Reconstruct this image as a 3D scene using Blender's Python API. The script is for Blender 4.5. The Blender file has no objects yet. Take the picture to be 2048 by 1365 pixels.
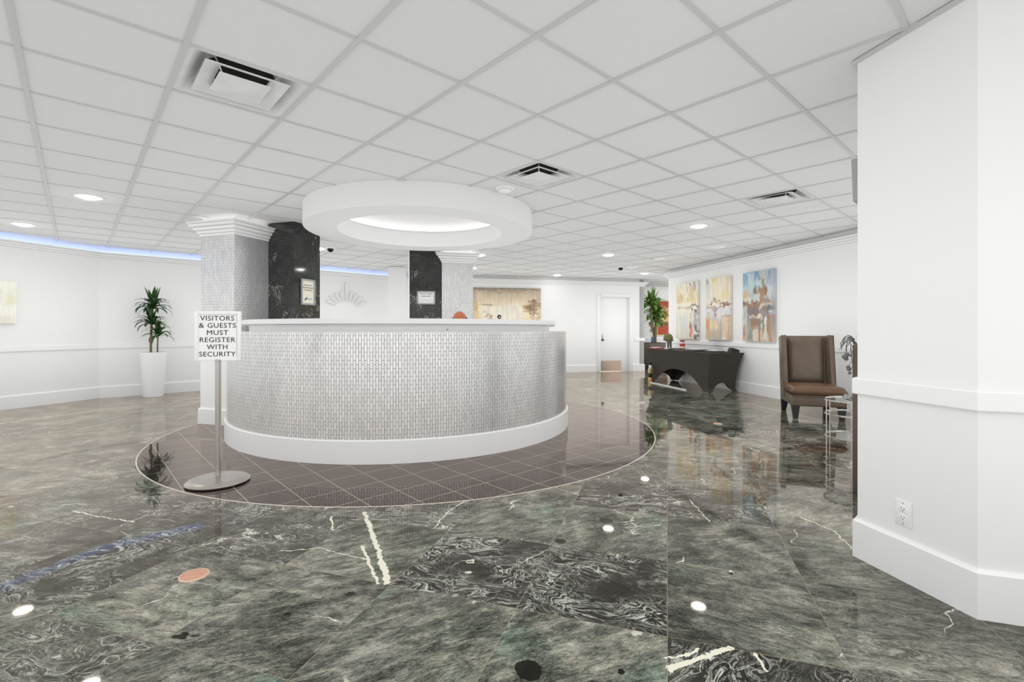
import bpy, bmesh, math, random
import numpy as np
from mathutils import Vector, Matrix
from mathutils.geometry import delaunay_2d_cdt

S = bpy.context.scene
COL = S.collection
random.seed(7)
R = math.radians
PI = math.pi

# ------------------------------------------------------------------ camera, world, exposure
cam_d = bpy.data.cameras.new('camera')
cam = bpy.data.objects.new('camera', cam_d)
COL.objects.link(cam)
EYE = 1.206                      # lens height
HC = 2.634                       # ceiling height
cam.location = (0, 0, EYE)
cam.rotation_euler = (R(90), 0, 0)
cam_d.sensor_width = 36.0
cam_d.lens = 961.6 / 2048 * 36.0
cam_d.shift_y = -(682.5 - 658.6) / 2048
cam_d.clip_start = 0.05
S.camera = cam

S.view_settings.view_transform = 'Standard'
S.view_settings.look = 'None'
S.view_settings.gamma = 1
S.view_settings.use_curve_mapping = False
S.view_settings.exposure = 0.0
S.cycles.max_bounces = 8
S.cycles.diffuse_bounces = 3
S.cycles.glossy_bounces = 3
S.cycles.use_adaptive_sampling = True
S.cycles.adaptive_threshold = 0.015
S.cycles.sample_clamp_indirect = 6.0
S.cycles.caustics_reflective = False
S.cycles.caustics_refractive = False

world = bpy.data.worlds.new('daylight')
S.world = world
world.use_nodes = True
wn = world.node_tree
wn.nodes['Background'].inputs[0].default_value = (1.0, 0.985, 0.97, 1)
wn.nodes['Background'].inputs[1].default_value = 1.0
# even ambient fill from the world colour, added to brighten ceiling and walls
S.cycles.use_fast_gi = True
S.cycles.fast_gi_method = 'ADD'
world.light_settings.ao_factor = 0.55
world.light_settings.distance = 1.2

DOWNLIGHT = 32.0                 # emission of the lit downlight lenses
COVE = 2.4                       # emission of the light strips above the crown moulding


# ------------------------------------------------------------------ helpers
def lin(c):
    """sRGB 0-255 -> linear rgb"""
    out = []
    for v in c[:3]:
        v = v / 255.0
        out.append(v / 12.92 if v <= 0.04045 else ((v + 0.055) / 1.055) ** 2.4)
    return tuple(out)


def mat(name, base, rough=0.5, metal=0.0, spec=0.5, emit=None, estr=0.0, trans=0.0, ior=1.5, coat=0.0, bump=None, vary=None):
    m = bpy.data.materials.new(name)
    m.use_nodes = True
    nt = m.node_tree
    b = nt.nodes['Principled BSDF']
    b.inputs['Base Color'].default_value = (*base, 1)
    b.inputs['Roughness'].default_value = rough
    b.inputs['Metallic'].default_value = metal
    b.inputs['Specular IOR Level'].default_value = spec
    b.inputs['IOR'].default_value = ior
    b.inputs['Transmission Weight'].default_value = trans
    b.inputs['Coat Weight'].default_value = coat
    if emit:
        b.inputs['Emission Color'].default_value = (*emit, 1)
        b.inputs['Emission Strength'].default_value = estr
    tc = nt.nodes.new('ShaderNodeTexCoord')
    if vary:                       # (scale, amount): cloudy variation of the base colour
        n = nt.nodes.new('ShaderNodeTexNoise')
        n.inputs['Scale'].default_value = vary[0]
        n.inputs['Detail'].default_value = 5
        nt.links.new(tc.outputs['Object'], n.inputs['Vector'])
        mx = nt.nodes.new('ShaderNodeMix')
        mx.data_type = 'RGBA'
        mx.inputs[6].default_value = (*[max(0, c * (1 - vary[1])) for c in base], 1)
        mx.inputs[7].default_value = (*[min(1, c * (1 + vary[1])) for c in base], 1)
        nt.links.new(n.outputs['Fac'], mx.inputs[0])
        nt.links.new(mx.outputs[2], b.inputs['Base Color'])
    if bump:                       # (scale, strength)
        n = nt.nodes.new('ShaderNodeTexNoise')
        n.inputs['Scale'].default_value = bump[0]
        n.inputs['Detail'].default_value = 6
        nt.links.new(tc.outputs['Object'], n.inputs['Vector'])
        bp = nt.nodes.new('ShaderNodeBump')
        bp.inputs['Strength'].default_value = bump[1]
        bp.inputs['Distance'].default_value = 0.01
        nt.links.new(n.outputs['Fac'], bp.inputs['Height'])
        nt.links.new(bp.outputs['Normal'], b.inputs['Normal'])
    return m


def finish(bm, sharp=35):
    bmesh.ops.recalc_face_normals(bm, faces=bm.faces)
    for f in bm.faces:
        f.smooth = True
    for e in bm.edges:
        if len(e.link_faces) == 2 and e.calc_face_angle(0) > R(sharp):
            e.smooth = False


def obj(name, bm, m, parent=None, sharp=35, kind=None, recalc=True):
    if recalc:
        finish(bm, sharp)
    me = bpy.data.meshes.new(name)
    bm.to_mesh(me)
    bm.free()
    me.materials.append(m)
    o = bpy.data.objects.new(name, me)
    COL.objects.link(o)
    if parent:
        o.parent = parent
    if kind:
        o['kind'] = kind
    return o


def tag(o, label, cat, group=None):
    o['label'] = label
    o['category'] = cat
    if group:
        o['group'] = group
    return o


def thing(name, label, cat, loc=(0, 0, 0), rotz=0.0, group=None):
    o = bpy.data.objects.new(name, None)
    COL.objects.link(o)
    o.empty_display_size = 0.1
    o.location = loc
    o.rotation_euler = (0, 0, rotz)
    return tag(o, label, cat, group)


def dup(root, loc, rotz=None, label=None):
    r = root.copy()
    COL.objects.link(r)
    r.location = loc
    if rotz is not None:
        r.rotation_euler = (0, 0, rotz)
    if label:
        r['label'] = label
    for ch in list(root.children):
        c = ch.copy()
        COL.objects.link(c)
        c.parent = r
        for g in list(ch.children):
            d = g.copy()
            COL.objects.link(d)
            d.parent = c
    return r


def BM():
    return bmesh.new()


def box(bm, c, s, rot=None, bevel=0.0, seg=2):
    """box of full size s centred at c"""
    mtx = Matrix.Translation(Vector(c)) @ (rot.to_4x4() if rot else Matrix.Identity(4))
    g = bmesh.ops.create_cube(bm, size=1.0)
    vs = g['verts']
    for v in vs:
        v.co = Vector((v.co.x * s[0], v.co.y * s[1], v.co.z * s[2]))
    if bevel > 0:
        es = list({e for v in vs for e in v.link_edges})
        r = bmesh.ops.bevel(bm, geom=es, offset=bevel, segments=seg, affect='EDGES', profile=0.5)
        vs = list({v for f in r['faces'] for v in f.verts} | {v for v in vs if v.is_valid})
    for v in vs:
        v.co = mtx @ v.co
    return vs


def lathe(bm, prof, seg=48, c=(0, 0, 0), a0=0.0, a1=2 * PI, uvscale=None):
    full = abs((a1 - a0) - 2 * PI) < 1e-6
    n = seg if full else seg + 1
    rings = []
    for i in range(n):
        a = a0 + (a1 - a0) * i / seg
        rings.append([bm.verts.new((c[0] + r * math.cos(a), c[1] + r * math.sin(a), c[2] + z)) for r, z in prof])
    uv = bm.loops.layers.uv.verify() if uvscale else None
    for i in range(seg):
        A, B = rings[i], rings[(i + 1) % n]
        for j in range(len(prof) - 1):
            try:
                f = bm.faces.new((A[j], B[j], B[j + 1], A[j + 1]))
            except ValueError:
                continue
            if uv:
                q = [(i, j), (i + 1, j), (i + 1, j + 1), (i, j + 1)]
                for lp, (ii, jj) in zip(f.loops, q):
                    lp[uv].uv = ((a0 + (a1 - a0) * ii / seg) * uvscale, prof[jj][1])
    bmesh.ops.remove_doubles(bm, verts=bm.verts, dist=1e-5)
    return rings


def tube(bm, pts, rad, seg=10, cap=True):
    """rad: number or list"""
    pts = [Vector(p) for p in pts]
    rs = rad if isinstance(rad, (list, tuple)) else [rad] * len(pts)
    prev = None
    rings = []
    for i, p in enumerate(pts):
        t = (pts[min(i + 1, len(pts) - 1)] - pts[max(i - 1, 0)]).normalized()
        if prev is None:
            up = Vector((0, 0, 1)) if abs(t.z) < 0.9 else Vector((1, 0, 0))
            x = t.cross(up).normalized()
        else:
            x = (prev - t * prev.dot(t)).normalized()
        y = t.cross(x)
        prev = x
        rings.append([bm.verts.new(p + (x * math.cos(k * 2 * PI / seg) + y * math.sin(k * 2 * PI / seg)) * rs[i]) for k in range(seg)])
    for A, B in zip(rings, rings[1:]):
        for k in range(seg):
            bm.faces.new((A[k], A[(k + 1) % seg], B[(k + 1) % seg], B[k]))
    if cap:
        bm.faces.new(rings[0][::-1])
        bm.faces.new(rings[-1])


def sweep(bm, path, prof, closed=False):
    """sweep a closed (offset, z) profile along a 2-D path; offsets go to the right of travel"""
    P = [Vector(p) for p in path]
    n = len(P)
    rings = []
    for i in range(n):
        def nd(a, b):
            d = (P[b] - P[a]).normalized()
            return Vector((d.y, -d.x))
        if closed:
            n0, n1 = nd((i - 1) % n, i), nd(i, (i + 1) % n)
        else:
            n0 = nd(max(i - 1, 0), max(i, 1))
            n1 = nd(min(i, n - 2), min(i + 1, n - 1))
        m = (n0 + n1).normalized()
        k = 1.0 / max(0.25, m.dot(n0))
        rings.append([bm.verts.new((P[i].x + m.x * o * k, P[i].y + m.y * o * k, z)) for o, z in prof])
    cnt = n if closed else n - 1
    L = len(prof)
    for i in range(cnt):
        A, B = rings[i], rings[(i + 1) % n]
        for j in range(L):
            bm.faces.new((A[j], A[(j + 1) % L], B[(j + 1) % L], B[j]))
    if not closed:
        bm.faces.new(rings[0])
        bm.faces.new(rings[-1][::-1])


def prism(bm, poly, z0, z1):
    lo = [bm.verts.new((x, y, z0)) for x, y in poly]
    hi = [bm.verts.new((x, y, z1)) for x, y in poly]
    n = len(poly)
    for i in range(n):
        bm.faces.new((lo[i], lo[(i + 1) % n], hi[(i + 1) % n], hi[i]))
    bm.faces.new(lo[::-1])
    bm.faces.new(hi)


def wallbox(bm, p, q, z0=0.0, z1=HC, t=0.14):
    """wall slab whose room face runs p->q (room on the right of travel)"""
    p, q = Vector(p), Vector(q)
    d = (q - p).normalized()
    n = Vector((-d.y, d.x)) * t
    prism(bm, [tuple(p), tuple(q), tuple(q + n), tuple(p + n)], z0, z1)


def dirv(deg):
    return Vector((math.cos(R(deg)), math.sin(R(deg))))


# building axes: the ceiling grid lies at 42.2 deg, walls and floor at multiples of 30 deg from it
AX = 42.24
U, V = dirv(-17.9), dirv(72.1)

# ------------------------------------------------------------------ materials
M = {}
M['wall'] = mat('white_wall_paint', (0.86, 0.86, 0.855), 0.45, bump=(60, 0.02))
M['trim'] = mat('white_gloss_paint', (0.88, 0.88, 0.88), 0.3)
M['ceiling'] = mat('ceiling_tile', (0.71, 0.708, 0.705), 0.9, bump=(180, 0.12))
M['tbar'] = mat('ceiling_grid_metal', (0.57, 0.57, 0.57), 0.35)
M['soffit'] = mat('soffit_paint', (0.83, 0.83, 0.825), 0.6)
M['chrome'] = mat('chrome', (0.8, 0.8, 0.8), 0.12, 1.0)
M['steel'] = mat('brushed_steel', (0.62, 0.6, 0.58), 0.28, 1.0)
M['nickel'] = mat('satin_nickel_base', (0.66, 0.61, 0.57), 0.32, 1.0)
M['black'] = mat('black_plastic', (0.012, 0.012, 0.013), 0.35)
M['darkgrey'] = mat('dark_grey_plastic', (0.07, 0.07, 0.08), 0.4)
M['ink'] = mat('black_lettering', (0.02, 0.02, 0.02), 0.6)
M['white'] = mat('white_plastic', (0.86, 0.86, 0.86), 0.35)
M['paper'] = mat('white_paper', (0.83, 0.82, 0.79), 0.7)
M['cream_paper'] = mat('cream_paper', (0.83, 0.78, 0.66), 0.7)
M['lamp'] = mat('lit_lens', (1, 1, 1), 0.5, emit=(1.0, 0.97, 0.93), estr=DOWNLIGHT)
M['cove'] = mat('cove_led', (1, 1, 1), 0.5, emit=(0.42, 0.62, 1.3), estr=COVE)
M['cove_white'] = mat('cove_led_white', (1, 1, 1), 0.5, emit=(1.0, 0.98, 0.95), estr=1.6)
M['soffit_led'] = mat('soffit_led', (1, 1, 1), 0.5, emit=(1.0, 0.98, 0.96), estr=1.7)
M['leather'] = mat('brown_leather', (0.14, 0.105, 0.077), 0.24, bump=(90, 0.12), vary=(6, 0.35))
M['leather_seat'] = mat('brown_leather_seat', (0.15, 0.085, 0.05), 0.24, bump=(70, 0.15), vary=(5, 0.35))
M['dark_wood'] = mat('dark_wood', (0.03, 0.03, 0.035), 0.35, vary=(20, 0.3))
M['spandex'] = mat('black_stretch_fabric', (0.05, 0.043, 0.037), 0.75, bump=(400, 0.05))
M['planter'] = mat('brown_planter', (0.13, 0.1, 0.085), 0.45, vary=(4, 0.15))
M['pot'] = mat('glossy_white_pot', (0.8, 0.8, 0.81), 0.25)
M['soil'] = mat('dark_soil', (0.03, 0.022, 0.016), 0.95, bump=(60, 0.6))
M['stem'] = mat('plant_cane', (0.2, 0.15, 0.08), 0.7, bump=(40, 0.3), vary=(25, 0.4))
M['leaf'] = mat('dark_green_leaf', (0.03, 0.075, 0.022), 0.35, vary=(9, 0.6))
M['leaf2'] = mat('bright_green_leaf', (0.13, 0.26, 0.045), 0.4, vary=(8, 0.6))
M['silver_leaf'] = mat('grey_silver_leaf', (0.22, 0.22, 0.22), 0.3, 0.6)
M['glass'] = mat('clear_glass', (0.95, 0.98, 0.97), 0.02, trans=1.0, ior=1.35)
M['kick'] = mat('copper_kick_plate', (0.62, 0.5, 0.43), 0.2, 0.9)
M['copper'] = mat('copper_disc', (0.72, 0.4, 0.27), 0.45, 0.4, vary=(30, 0.25))
M['copper_rim'] = mat('copper_rim', (0.85, 0.6, 0.46), 0.35, 0.5)
M['duct'] = mat('dark_duct', (0.025, 0.025, 0.025), 0.8, bump=(90, 0.5))
M['vent'] = mat('dusty_white_metal', (0.7, 0.7, 0.69), 0.5, vary=(7, 0.18))
M['silver_frame'] = mat('brushed_silver_frame', (0.42, 0.43, 0.44), 0.5, 0.3)
M['skin'] = mat('skin', (0.48, 0.16, 0.08), 0.5)
M['hair'] = mat('dark_hair', (0.03, 0.018, 0.012), 0.6)
M['shirt'] = mat('navy_shirt', (0.03, 0.04, 0.09), 0.8)
M['trousers'] = mat('grey_trousers', (0.05, 0.05, 0.055), 0.8)
M['olive'] = mat('olive_cap_fabric', (0.16, 0.17, 0.075), 0.85, vary=(30, 0.35))
M['red'] = mat('red_print', (0.55, 0.06, 0.04), 0.45)
M['gold'] = mat('gold_paint', (0.75, 0.5, 0.12), 0.3, 0.7)
M['blue'] = mat('blue_print', (0.12, 0.27, 0.55), 0.6)
M['navy'] = mat('dark_blue_print', (0.03, 0.06, 0.14), 0.6)
M['charcoal_rim'] = mat('counter_edge_grey', (0.5, 0.5, 0.51), 0.35)
M['counter_top'] = mat('white_solid_surface', (0.76, 0.76, 0.76), 0.3, vary=(2, 0.05))


class NT:
    """tiny node-tree writer"""
    def __init__(self, name, rough=0.5):
        self.m = bpy.data.materials.new(name)
        self.m.use_nodes = True
        self.t = self.m.node_tree
        self.b = self.t.nodes['Principled BSDF']
        self.b.inputs['Roughness'].default_value = rough

    def n(self, kind, **kw):
        x = self.t.nodes.new('ShaderNode' + kind)
        for k, v in kw.items():
            setattr(x, k, v)
        return x

    def set(self, sock, v):
        if isinstance(v, bpy.types.NodeSocket):
            self.t.links.new(v, sock)
        elif isinstance(v, (tuple, list)) and len(v) == 3 and sock.type == 'RGBA':
            sock.default_value = (*v, 1)
        else:
            sock.default_value = v

    def math(self, op, a, b=0.0, c=0.0, clamp=False):
        x = self.n('Math', operation=op, use_clamp=clamp)
        self.set(x.inputs[0], a)
        self.set(x.inputs[1], b)
        self.set(x.inputs[2], c)
        return x.outputs[0]

    def mix(self, f, a, b):
        x = self.n('Mix', data_type='RGBA')
        self.set(x.inputs[0], f)
        self.set(x.inputs[6], a)
        self.set(x.inputs[7], b)
        return x.outputs[2]

    def noise(self, vec, scale, detail=6, rough=0.55, dist=0.0):
        x = self.n('TexNoise')
        self.set(x.inputs['Vector'], vec)
        x.inputs['Scale'].default_value = scale
        x.inputs['Detail'].default_value = detail
        x.inputs['Roughness'].default_value = rough
        x.inputs['Distortion'].default_value = dist
        return x.outputs['Fac']

    def ramp(self, f, stops):
        x = self.n('ValToRGB')
        e = x.color_ramp.elements
        while len(e) < len(stops):
            e.new(0.5)
        for el, (p, c) in zip(e, stops):
            el.position = p
            el.color = (*c, 1)
        self.set(x.inputs[0], f)
        return x.outputs['Color']

    def smooth(self, v, lo, hi):
        x = self.n('MapRange', interpolation_type='SMOOTHSTEP')
        self.set(x.inputs['Value'], v)
        x.inputs['From Min'].default_value = lo
        x.inputs['From Max'].default_value = hi
        return x.outputs['Result']


    def waxed(self, col, rough):
        """polished stone: matt body colour under a warm, mirror-like wax film"""
        d = self.n('BsdfDiffuse')
        self.set(d.inputs['Color'], col)
        g = self.n('BsdfGlossy')
        g.inputs['Color'].default_value = (1.0, 0.895, 0.81, 1)
        g.inputs['Roughness'].default_value = rough
        lw = self.n('LayerWeight')
        lw.inputs['Blend'].default_value = 0.5
        fac = self.math('MULTIPLY_ADD', self.math('POWER', lw.outputs['Facing'], 4.0), 0.96, 0.01)
        mx = self.n('MixShader')
        self.set(mx.inputs[0], fac)
        self.set(mx.inputs[1], d.outputs[0])
        self.set(mx.inputs[2], g.outputs[0])
        out = self.t.nodes['Material Output']
        self.t.links.new(mx.outputs[0], out.inputs['Surface'])
        self.t.nodes.remove(self.b)
        return self.m


TU, TV = 0.62, 0.645            # marble floor tile size
U0, V0 = 0.0, 1.98


# veins and dark inclusions of the stone that have a place of their own: ((x, y), (x, y), half width) and ((x, y), radius)
VEINS = [((-0.965, 3.156), (-0.76, 2.688), 0.013), ((-0.76, 2.688), (-0.589, 2.286), 0.013), ((-0.83, 2.67), (-0.727, 2.46), 0.008), ((-0.727, 2.46), (-0.632, 2.277), 0.008), ((-1.27, 2.61), (-1.056, 2.645), 0.0028), ((-1.056, 2.645), (-0.754, 2.508), 0.0028), ((0.555, 1.709), (0.678, 1.756), 0.012), ((0.678, 1.756), (0.827, 1.817), 0.012), ((0.569, 1.753), (0.635, 1.775), 0.005), ((0.635, 1.775), (0.709, 1.814), 0.005), ((0.906, 1.786), (0.901, 1.732), 0.005), ((0.901, 1.732), (0.891, 1.687), 0.005), ((-0.477, 2.904), (-0.425, 3.165), 0.0035), ((-0.425, 3.165), (-0.314, 3.397), 0.0035), ((-2.917, 3.191), (-2.647, 3.089), 0.0045), ((-2.647, 3.089), (-2.36, 3.001), 0.0045), ((1.85, 3.089), (1.922, 2.861), 0.005), ((1.922, 2.861), (1.869, 2.639), 0.005), ((-1.166, 3.097), (-1.07, 2.889), 0.005), ((1.251, 3.397), (1.239, 3.009), 0.003)]
SPOTS = [((0.058, 1.699), 0.05), ((0.278, 2.733), 0.032), ((0.591, 3.025), 0.045), ((-0.737, 2.186), 0.018), ((-0.135, 1.938), 0.01), ((1.077, 2.374), 0.014), ((0.384, 1.687), 0.014)]


def marble_floor():
    k = NT('green_marble_floor', 0.035)
    geo = k.n('NewGeometry')
    at = k.n('Attribute', attribute_name='tile')
    sep = k.n('SeparateColor')
    k.set(sep.inputs[0], at.outputs['Color'])
    seed, dark, ang = sep.outputs[0], sep.outputs[1], sep.outputs[2]
    vr = k.n('VectorRotate', rotation_type='Z_AXIS')
    k.set(vr.inputs['Vector'], geo.outputs['Position'])
    k.set(vr.inputs['Angle'], k.math('MULTIPLY', ang, 6.2832))
    off = k.n('CombineXYZ')
    k.set(off.inputs[0], k.math('MULTIPLY', seed, 53.0))
    k.set(off.inputs[1], k.math('MULTIPLY', seed, 117.0))
    add = k.n('VectorMath', operation='ADD')
    k.set(add.inputs[0], vr.outputs[0])
    k.set(add.inputs[1], off.outputs[0])
    P = add.outputs[0]
    mp = k.n('Mapping')
    k.set(mp.inputs['Vector'], P)
    mp.inputs['Scale'].default_value = (1.0, 2.7, 1.0)
    st = mp.outputs[0]
    streak = k.noise(st, 7.0, 12, 0.72, 0.7)
    grain = k.math('MULTIPLY_ADD', k.noise(st, 120.0, 4, 0.75), 0.45, k.math('MULTIPLY', k.noise(st, 38.0, 8, 0.75, 0.3), 0.55))
    cloud = k.noise(P, 2.2, 5, 0.6, 1.2)
    v = k.math('MULTIPLY_ADD', grain, 0.58, k.math('MULTIPLY', streak, 0.42))
    v = k.math('MULTIPLY_ADD', k.math('SUBTRACT', cloud, 0.5), 0.35, v)
    light = k.ramp(v, [(0.39, lin((18, 21, 19))), (0.445, lin((64, 70, 66))), (0.495, lin((111, 116, 110))), (0.545, lin((156, 158, 151))), (0.62, lin((214, 214, 204)))])
    tint = k.ramp(k.noise(P, 1.6, 3), [(0.35, lin((214, 212, 208))), (0.55, lin((226, 222, 212))), (0.7, lin((196, 222, 208)))])
    mul = k.n('Mix', data_type='RGBA', blend_type='MULTIPLY')
    mul.inputs[0].default_value = 1.0
    k.set(mul.inputs[6], light)
    k.set(mul.inputs[7], tint)
    light = mul.outputs[2]
    # dark tiles, with swirling white veins
    wv = k.noise(P, 2.4, 3, 0.5, 0.0)
    warp = k.n('VectorMath', operation='MULTIPLY_ADD')
    cmb = k.n('CombineXYZ')
    k.set(cmb.inputs[0], wv)
    k.set(cmb.inputs[1], k.noise(st, 1.7, 2))
    k.set(warp.inputs[0], cmb.outputs[0])
    warp.inputs[1].default_value = (1.6, 1.6, 0)
    k.set(warp.inputs[2], st)
    n1 = k.noise(warp.outputs[0], 3.2, 7, 0.62, 1.4)
    rid = k.math('ABSOLUTE', k.math('SUBTRACT', n1, 0.5))
    vein = k.math('SUBTRACT', 1.0, k.smooth(rid, 0.004, 0.022))
    n2 = k.noise(warp.outputs[0], 8.0, 8, 0.7, 0.8)
    rid2 = k.math('ABSOLUTE', k.math('SUBTRACT', n2, 0.5))
    vein2 = k.math('MULTIPLY', k.math('SUBTRACT', 1.0, k.smooth(rid2, 0.002, 0.018)), 0.75)
    vv = k.math('MAXIMUM', vein, vein2)
    vv = k.math('MULTIPLY', vv, k.smooth(k.noise(P, 3.0, 4), 0.33, 0.62))
    dk = k.ramp(v, [(0.38, lin((6, 7, 7))), (0.52, lin((20, 22, 20))), (0.66, lin((66, 72, 64)))])
    dkv = k.mix(vv, dk, lin((205, 208, 198)))
    col = k.mix(dark, light, dkv)
    # sparse bright veins everywhere
    n3 = k.noise(P, 0.85, 6, 0.5, 0.15)
    thin = k.math('SUBTRACT', 1.0, k.smooth(k.math('ABSOLUTE', k.math('SUBTRACT', n3, 0.5)), 0.0, 0.0035))
    thin = k.math('MULTIPLY', thin, k.smooth(k.noise(P, 2.3, 3), 0.52, 0.6))
    col = k.mix(thin, col, lin((222, 220, 205)))
    # black inclusions
    n4 = k.noise(P, 2.7, 4, 0.6, 0.3)
    col = k.mix(k.smooth(n4, 0.73, 0.74), col, lin((8, 9, 8)))
    # individual veins and inclusions
    wob = k.n('VectorMath', operation='MULTIPLY_ADD')
    wc = k.n('CombineXYZ')
    k.set(wc.inputs[0], k.math('SUBTRACT', k.noise(geo.outputs['Position'], 14.0, 6, 0.7), 0.5))
    k.set(wc.inputs[1], k.math('SUBTRACT', k.noise(geo.outputs['Position'], 11.0, 6, 0.7), 0.5))
    k.set(wob.inputs[0], wc.outputs[0])
    wob.inputs[1].default_value = (0.07, 0.07, 0)
    k.set(wob.inputs[2], geo.outputs['Position'])
    sp = k.n('SeparateXYZ')
    k.set(sp.inputs[0], wob.outputs[0])
    px, py = sp.outputs[0], sp.outputs[1]
    wide = k.math('MULTIPLY_ADD', k.noise(geo.outputs['Position'], 26.0, 3), 1.6, 0.2)
    acc = None
    for (ax, ay), (bx_, by_), hw in VEINS:
        ux, uy = bx_ - ax, by_ - ay
        L2 = ux * ux + uy * uy
        dx, dy = k.math('SUBTRACT', px, ax), k.math('SUBTRACT', py, ay)
        t = k.math('DIVIDE', k.math('MULTIPLY_ADD', dx, ux, k.math('MULTIPLY', dy, uy)), L2, clamp=True)
        ex = k.math('SUBTRACT', dx, k.math('MULTIPLY', t, ux))
        ey = k.math('SUBTRACT', dy, k.math('MULTIPLY', t, uy))
        d = k.math('SQRT', k.math('MULTIPLY_ADD', ex, ex, k.math('MULTIPLY', ey, ey)))
        on = k.math('LESS_THAN', d, k.math('MULTIPLY', wide, hw))
        acc = on if acc is None else k.math('MAXIMUM', acc, on)
    col = k.mix(acc, col, lin((226, 224, 206)))
    acc = None
    for (ax, ay), rr in SPOTS:
        dx, dy = k.math('SUBTRACT', px, ax), k.math('SUBTRACT', py, ay)
        d = k.math('SQRT', k.math('MULTIPLY_ADD', dx, dx, k.math('MULTIPLY', dy, dy)))
        on = k.math('LESS_THAN', d, rr)
        acc = on if acc is None else k.math('MAXIMUM', acc, on)
    col = k.mix(acc, col, lin((7, 8, 7)))
    # joints
    sx = k.n('SeparateXYZ')
    k.set(sx.inputs[0], geo.outputs['Position'])
    def joint(ax, t, o):
        d = k.math('ADD', k.math('MULTIPLY', sx.outputs[0], ax.x), k.math('MULTIPLY', sx.outputs[1], ax.y))
        f = k.math('FRACT', k.math('DIVIDE', k.math('SUBTRACT', d, o), t))
        e = k.math('MINIMUM', f, k.math('SUBTRACT', 1.0, f))
        return k.math('LESS_THAN', k.math('MULTIPLY', e, t), 0.0013)
    j = k.math('MAXIMUM', joint(U, TU, U0), joint(V, TV, V0))
    col = k.mix(k.math('MULTIPLY', j, 0.8), col, lin((150, 138, 118)))
    return k.waxed(col, 0.03)


def inlay_floor():
    k = NT('dark_plum_floor_tile', 0.04)
    geo = k.n('NewGeometry')
    sx = k.n('SeparateXYZ')
    k.set(sx.inputs[0], geo.outputs['Position'])
    a, b = dirv(AX), dirv(AX + 90)
    js = []
    for ax, o, t in ((a, 0.297, 0.2975), (b, 3.225, 0.2925)):
        d = k.math('ADD', k.math('MULTIPLY', sx.outputs[0], ax.x), k.math('MULTIPLY', sx.outputs[1], ax.y))
        f = k.math('FRACT', k.math('DIVIDE', k.math('SUBTRACT', d, o), t))
        e = k.math('MINIMUM', f, k.math('SUBTRACT', 1.0, f))
        js.append(k.math('LESS_THAN', k.math('MULTIPLY', e, t), 0.0022))
    n = k.noise(geo.outputs['Position'], 1.6, 4)
    base = k.ramp(n, [(0.3, lin((44, 38, 41))), (0.7, lin((56, 49, 51)))])
    return k.waxed(k.mix(k.math('MAXIMUM', *js), base, lin((190, 176, 164))), 0.03)


def mosaic(name, c1, c2, mortar, rough):
    """small upright metallic tiles in running bond; UV is in metres"""
    k = NT(name, rough)
    uv = k.n('UVMap')
    sx = k.n('SeparateXYZ')
    k.set(sx.inputs[0], uv.outputs[0])
    cx = k.n('CombineXYZ')
    k.set(cx.inputs[0], sx.outputs[1])
    k.set(cx.inputs[1], sx.outputs[0])
    br = k.n('TexBrick', offset=0.5)
    k.set(br.inputs['Vector'], cx.outputs[0])
    br.inputs['Color1'].default_value = (*c1, 1)
    br.inputs['Color2'].default_value = (*c2, 1)
    br.inputs['Mortar'].default_value = (*mortar, 1)
    br.inputs['Scale'].default_value = 1.0
    br.inputs['Mortar Size'].default_value = 0.0019
    br.inputs['Mortar Smooth'].default_value = 0.15
    br.inputs['Brick Width'].default_value = 0.074
    br.inputs['Row Height'].default_value = 0.0252
    k.set(k.b.inputs['Base Color'], br.outputs['Color'])
    k.set(k.b.inputs['Metallic'], k.math('MULTIPLY', k.math('SUBTRACT', 1.0, br.outputs['Fac']), 0.62))
    gr = k.n('TexNoise')
    k.set(gr.inputs['Vector'], uv.outputs[0])
    gr.inputs['Scale'].default_value = 160
    bp = k.n('Bump')
    bp.inputs['Strength'].default_value = 0.35
    bp.inputs['Distance'].default_value = 0.002
    k.set(bp.inputs['Height'], k.math('MULTIPLY_ADD', gr.outputs['Fac'], 0.35, k.math('SUBTRACT', 1.0, br.outputs['Fac'])))
    k.set(k.b.inputs['Normal'], bp.outputs['Normal'])
    return k.m


def dark_marble():
    k = NT('dark_veined_marble', 0.06)
    tc = k.n('TexCoord')
    P = tc.outputs['Object']
    n1 = k.noise(P, 2.3, 6, 0.6, 1.8)
    vein = k.math('SUBTRACT', 1.0, k.smooth(k.math('ABSOLUTE', k.math('SUBTRACT', n1, 0.5)), 0.0, 0.012))
    vein = k.math('MULTIPLY', vein, k.smooth(k.noise(P, 2.0, 3), 0.48, 0.62))
    n2 = k.noise(P, 7, 7, 0.65, 1.5)
    v2 = k.math('MULTIPLY', k.math('SUBTRACT', 1.0, k.smooth(k.math('ABSOLUTE', k.math('SUBTRACT', n2, 0.5)), 0.0, 0.015)), 0.12)
    base = k.ramp(k.noise(P, 3.5, 5), [(0.35, lin((20, 22, 22))), (0.6, lin((34, 38, 34))), (0.8, lin((54, 62, 50)))])
    k.set(k.b.inputs['Base Color'], k.mix(k.math('MAXIMUM', vein, v2), base, lin((190, 190, 180))))
    k.b.inputs['IOR'].default_value = 1.6
    return k.m


def canvas_paint():
    k = NT('painted_canvas', 0.55)
    at = k.n('Attribute', attribute_name='paint')
    k.set(k.b.inputs['Base Color'], at.outputs['Color'])
    bp = k.n('Bump')
    bp.inputs['Strength'].default_value = 0.25
    bp.inputs['Distance'].default_value = 0.004
    tc = k.n('TexCoord')
    k.set(bp.inputs['Height'], k.noise(tc.outputs['Object'], 45, 4))
    k.set(k.b.inputs['Normal'], bp.outputs['Normal'])
    return k.m


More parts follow.
